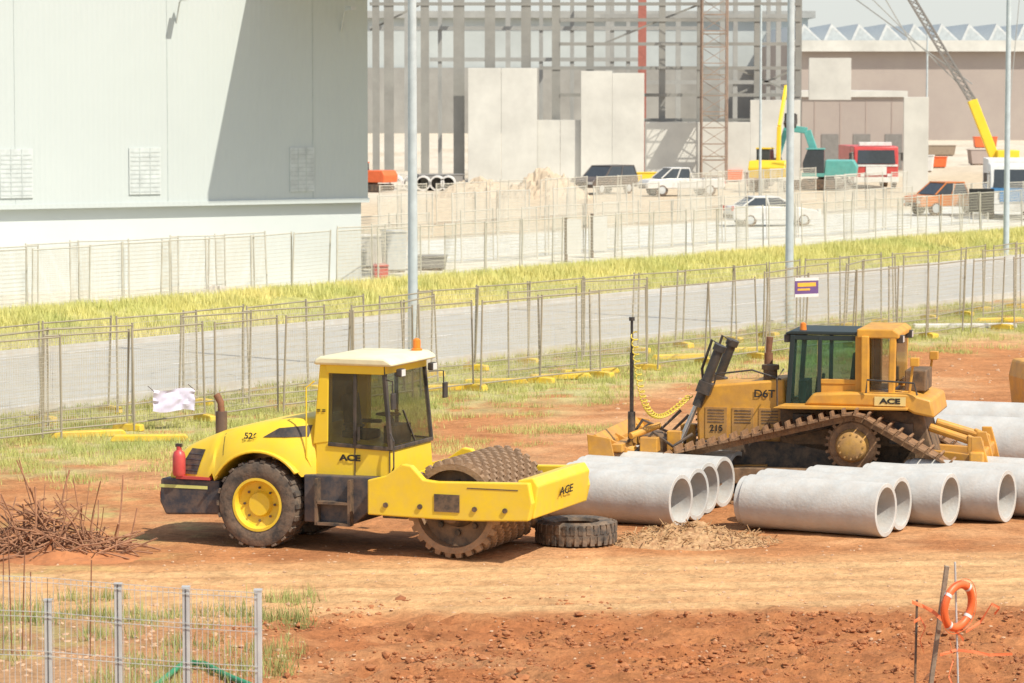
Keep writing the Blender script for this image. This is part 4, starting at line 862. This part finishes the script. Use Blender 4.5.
excavator('teal excavator with its boom bent down behind the fences',826,190,R(172),TEAL,[(.5,1.7),(1.4,4.3),(2.9,4.5),(3.5,2.4)],.92,1.3)
excavator('yellow excavator with its boom raised high left of the teal one',774,192,R(72),YEL,[(.3,1.6),(.6,4.5),(2.6,7.3),(4.2,5.4)],.95,.8)
excavator('orange excavator behind the corner of the grey warehouse',372,192,R(150),ORP,[(.5,1.6),(1.2,3.4),(2.6,4.0),(3.4,2.2)],.65)
excavator('small orange excavator before the sawtooth warehouse below the lattice boom',958,140,R(160),ORP,[(.5,1.6),(1.2,3.2),(2.4,3.6),(3.2,2.0)],.9)
cv=G(1012,196); t=thing('mobile_crane','yellow mobile crane with a dark lattice boom at the far right','crane',(cv.x,cv.y,0))
MB().prism([(-1,.7),(-1,1.5),(1.5,1.8),(6,1.8),(6,.7)],-1.3,1.3).build('carrier',YEL,t,.05)
for x in(-.2,2,3.4,4.9): MB().lathe([(.2,-.2),(.6,-.2),(.6,.2),(.2,.2)],(x,-1.2,.6),'y',20).build('wheel',RUB,t,0,True)
Yc=cv.y; A1=AT(1003,180,Yc)-cv; A2=AT(972,100,Yc)-cv; A3=AT(905,-12,Yc)-cv
MB().bar(A1,A2,.55,.6).build('main_boom',YEL,t,.05)
m=MB(); d=(A3-A2)
for off_ in((-.22,-.22),(.22,-.22),(-.22,.22),(.22,.22)):
    o_=Vector((off_[0],off_[1],0)); m.bar(A2+o_,A3+o_,.09)
for k in range(20):
    u0=A2+d*(k/20); u1=A2+d*((k+1)/20)
    m.bar(u0+Vector((-.22,-.22,0)),u1+Vector((.22,-.22,0)),.06); m.bar(u0+Vector((.22,.22,0)),u1+Vector((-.22,.22,0)),.06)
m.build('lattice_jib',HZD,t)
m=MB(); m.bar(A2+Vector((0,0,1)),AT(850,-5,Yc+3)-cv,.07); m.bar(AT(915,50,Yc)-cv,AT(880,-10,Yc)-cv,.07); m.bar(A2+Vector((.2,0,0)),AT(868,-5,Yc)-cv,.06); m.bar(A1,AT(1020,-8,Yc)-cv,.05); m.build('pendant_line',STEELP,t)
MB().b2(A1.x-.5,A1.x+.9,-.9,.9,1.8,2.9).build('operator_cab',YEL,t,.05)
v=G(981,236); s=thing('site_sign','solid black site sign on a post right of the orange pickup','sign',(v.x,v.y,0)); MB().b2(-.03,.03,-.03,.03,0,2.0).build('post',GALV,s); MB().b2(-.58,.58,-.06,-.03,1.1,2.2).build('board',TXT,s)
BINS=((716,180,1.6,1.0,ORP,'orange plastic bin behind the white pickup'),(735,182,1.1,.8,ORP,'smaller orange bin right of the white pickup'),(985,148,2.6,1.2,ORP,'orange stack of material before the sawtooth warehouse'),(370,268,1.1,1.2,WHT,'white site cabinet beside the warehouse corner'),(394,272,.8,1.5,GALV,'grey upright cabinet right of the warehouse corner'),(345,270,1.6,.7,GALV,'grey pallet crate against the warehouse corner'),
(428,270,1.4,.5,HZD,'low dark crate right of the grey upright cabinet'),(318,262,1.0,.9,mat('hazy_blue_paint',(.30,.42,.52),.6),'small blue crate against the lower warehouse wall'),(380,283,.5,.6,RED,'small red box near the foot of the warehouse corner'),(760,186,2.2,.9,BRN,'brown crate beneath the thin pale pole'),(560,150,2.0,1.4,HZD,'dark container glimpsed above the low concrete panels'),(920,172,2.2,1.3,WHT,'white crate at the foot of the narrow concrete panel'),(985,165,3.0,1.3,BRN,'brown material stack beneath the crane boom'),(1000,130,5,1.6,CONC2,'pale stack of slabs before the sawtooth warehouse'),(940,156,3,1.0,WOOD,'timber stack in front of the sawtooth warehouse'),(440,190,3,1.0,HZD,'dark heap of formwork beside the first tilt up panel'),(645,186,1.6,.9,YEL,'small yellow crate between the dark four wheel drive and white pickup'),(935,168,2.0,.9,ORP,'low orange crate right of the narrow concrete panel'))  # blue crate colour is washed out to imitate haze
for i,(px,py,w,h,mm,lab) in enumerate(BINS):
    v=G(px,py); t=thing('storage_bin',lab,'bin',(v.x,v.y,0),R(random.uniform(-15,15))); MB().prism([(-w*.45,.1),(-w*.5,h),(w*.5,h),(w*.45,.1)],-.5,.5).build('body',mm,t,.04); MB().b2(-w*.52,w*.52,-.54,.54,h,h+.07).build('lid',mm,t,.02); MB().b2(-w*.4,w*.4,-.45,.45,0,.1).build('skid',BLK,t)
for i,(px,py) in enumerate(((574,262),(600,258))):
    v=G(px,py); s=thing('white_board',['white hoarding board leaning among the far fences left one','white hoarding board leaning among the far fences right one'][i],'board',(v.x,v.y,0),R(20)); MB().b2(-.3,.3,-.02,.02,.3,1.7).build('board',CONC2,s); MB().b2(-.3,-.26,.02,.3,0,1.8).build('strut',WOOD,s)
# ---------------------------------------------------------------- foreground left fence
Yq=33.0
ff=thing('mesh_fence','galvanised weld mesh fence with four square posts at the lower left corner','fence',(0,Yq,0))
tp=[AT(a_,b_,Yq) for a_,b_ in ((-24,598),(48,601),(118,585),(186,588),(258,591))]
for v in tp: MB().b2(v.x-.037,v.x+.037,-.037,.037,0,v.z).build('post',GALV,ff,.006); MB().b2(v.x-.042,v.x+.042,-.042,.042,v.z+.001,v.z+.02).build('post_cap',GALV,ff)
mt=[AT(-24,574,Yq),AT(48,577,Yq),AT(118,583,Yq),AT(186,588,Yq),AT(258,592,Yq)]
for i in range(4):
    a_,b_=mt[i],mt[i+1]; m=MB(); n=int((b_.x-a_.x)/.055)
    for k in range(n+1):
        x=a_.x+(b_.x-a_.x)*k/n; z=a_.z+(b_.z-a_.z)*k/n; m.bar((x,-.045,.1),(x,-.045,z),.005)
    for dzv in(0,.05,.35,.4,.75,.8,1.2): m.bar((a_.x,-.05,a_.z-dzv),(b_.x,-.05,b_.z-dzv),.006)
    m.build('mesh_panel',GALV,ff,fix=False)
for i,(px,top,lean) in enumerate(((3,555,.02),(12,530,-.03),(22,548,.05),(30,572,.02),(90,560,0.03))):
    v=G(px,655); z=AT(px,top,v.y).z; tag(MB().path([(0,0,-.1),(lean*.5,0,z*.5),(lean,0,z)],.009,6).build('rusty_rod',RUST,None,loc=(v.x,v.y,0)),['rusty rod standing at the very left edge','tallest rusty rod at the left edge','rusty rod third from the left edge','short rusty rod fourth from the left edge','lone rusty rod standing behind the mesh fence'][i],'rod')
tag(MB().path([G(px,py,.06) for px,py in((150,690),(185,662),(205,664),(228,676),(262,690))],.035,10).build('green_hose',HOSE,None,0,True),'green hose on the ground behind the mesh fence','hose')
# ---------------------------------------------------------------- life ring and stakes
Yk=36.5
def stake(px0,py0,px1,py1,r,m_,lab,nm,sq=True):
    a_=AT(px0,py0,Yk); b_=AT(px1,py1,Yk); d=(b_-a_); bot=a_+d*((0-a_.z)/d.z)
    m=MB(); (m.bar(a_,bot,r*2,r*1.2) if sq else m.tube(a_,bot,r,8)); return tag(m.build(nm,m_,None,.004),lab,'stake')
stake(947,566,931,683,.04,WOOD,'leaning weathered timber stake left of the life ring','timber_stake')
stake(955,562,958,683,.012,GALV,'thin steel rod standing right behind the timber stake','steel_rod',False)
stake(917,600,915,683,.02,BLK,'short black stake wrapped in orange tape at lower right','black_stake')
rc=AT(958,606,Yk-.12)
lr=thing('life_ring','orange life ring with white bands hanging on the timber stake','life ring',(rc.x,rc.y,rc.z),0); lr.rotation_euler=(R(6),R(-10),R(44))
MB().lathe([(.245+.047*math.cos(t*math.pi/6),.042*math.sin(t*math.pi/6)) for t in range(12)],(0,0,0),'y',48).build('ring',ORP,lr,0,True)
for k in range(4):
    t=R(45+90*k); c=Vector((math.cos(t)*.245,0,math.sin(t)*.245)); e=Vector((math.cos(t),0,math.sin(t))); tt=Vector((-math.sin(t),0,math.cos(t)))
    vs_=[c+e*(.051*math.cos(s_*math.pi/6))+Vector((0,.046*math.sin(s_*math.pi/6),0))+tt*o_ for o_ in(-.017,.017) for s_ in range(12)]
    MB().add(vs_,[(i,(i+1)%12,(i+1)%12+12,i+12) for i in range(12)]).build('white_band',WHT,lr,0,True)
pts=[]
for i in range(65):
    t=2*math.pi*i/64; r_=.30+.02*abs(math.sin(2*t)); pts.append((math.cos(t)*r_,-.02,math.sin(t)*r_))
MB().path(pts,.004,5).build('grab_rope',ORP,lr)
def tape(pts,w,lab):
    m=MB(); V=[AT(x,y,Yk-.06+.05*math.sin(i*1.7)) for i,(x,y) in enumerate(pts)]; vs_=[]
    for i,v in enumerate(V): vs_+= [v+Vector((0,.01*math.sin(i),w/2)),v+Vector((w*.3*math.sin(i*2),0,-w/2))]
    m.add(vs_,[(2*i,2*i+1,2*i+3,2*i+2) for i in range(len(V)-1)]); tag(m.build('barrier_tape',mat('orange_tape',(.90,.22,.08),.6),None,fix=False),lab,'tape')
tape([(912,602),(922,606),(934,612),(945,622),(958,634),(964,640)],.045,'orange tape from the black stake up to the life ring')
tape([(914,622),(920,618),(926,628),(920,640),(924,655)],.035,'loose orange tape end hanging from the black stake')
tape([(940,655),(956,650),(975,652),(990,655),(1012,654)],.03,'thin orange tape trailing right of the timber stake')
tape([(950,640),(953,660),(949,676),(955,690)],.03,'orange tape hanging straight down below the life ring')
tape([(966,632),(980,622),(992,604),(1000,608),(994,614)],.03,'orange tape end fluttering right of the life ring')
# ---------------------------------------------------------------- camera, light
cam=bpy.data.cameras.new('camera'); cam.lens=F/1024*36; cam.sensor_width=36; cam.clip_end=6000; cam.clip_start=.5
co=bpy.data.objects.new('camera',cam); col.objects.link(co); co.location=(0,0,H); co.rotation_euler=(R(90)-A,0,0); sc.camera=co
cam.dof.use_dof=True; cam.dof.focus_distance=51; cam.dof.aperture_fstop=4.0
sd=Vector((.484,-.45,.85)).normalized()
sun=bpy.data.lights.new('sun','SUN'); sun.energy=5.0; sun.angle=R(.5); sun.color=(1,.94,.81); so=bpy.data.objects.new('sun',sun); col.objects.link(so)
so.rotation_euler=sd.to_track_quat('Z','Y').to_euler(); so.location=(10,-20,40)
w=bpy.data.worlds.new('World'); sc.world=w; w.use_nodes=True; N=w.node_tree.nodes; L=w.node_tree.links
sk=N.new('ShaderNodeTexSky'); sk.sky_type='NISHITA'; sk.sun_disc=False; sk.sun_elevation=math.asin(sd.z); sk.sun_rotation=math.atan2(sd.x,sd.y); sk.dust_density=1.5
tc=N.new('ShaderNodeTexCoord'); sx=N.new('ShaderNodeSeparateXYZ'); L.new(tc.outputs['Generated'],sx.inputs[0])
mr=N.new('ShaderNodeMapRange'); mr.inputs['From Min'].default_value=0; mr.inputs['From Max'].default_value=.5; mr.inputs['To Min'].default_value=.85; mr.inputs['To Max'].default_value=.2; L.new(sx.outputs['Z'],mr.inputs['Value'])
mx=N.new('ShaderNodeMix'); mx.data_type='RGBA'; L.new(mr.outputs[0],mx.inputs[0]); L.new(sk.outputs[0],mx.inputs[6]); mx.inputs[7].default_value=(5.5,5.7,5.45,1)
bg=N['Background']; bg.inputs['Strength'].default_value=.15; L.new(mx.outputs[2],bg.inputs['Color'])
sc.view_settings.view_transform='Standard'; sc.view_settings.look='None'; sc.view_settings.exposure=0
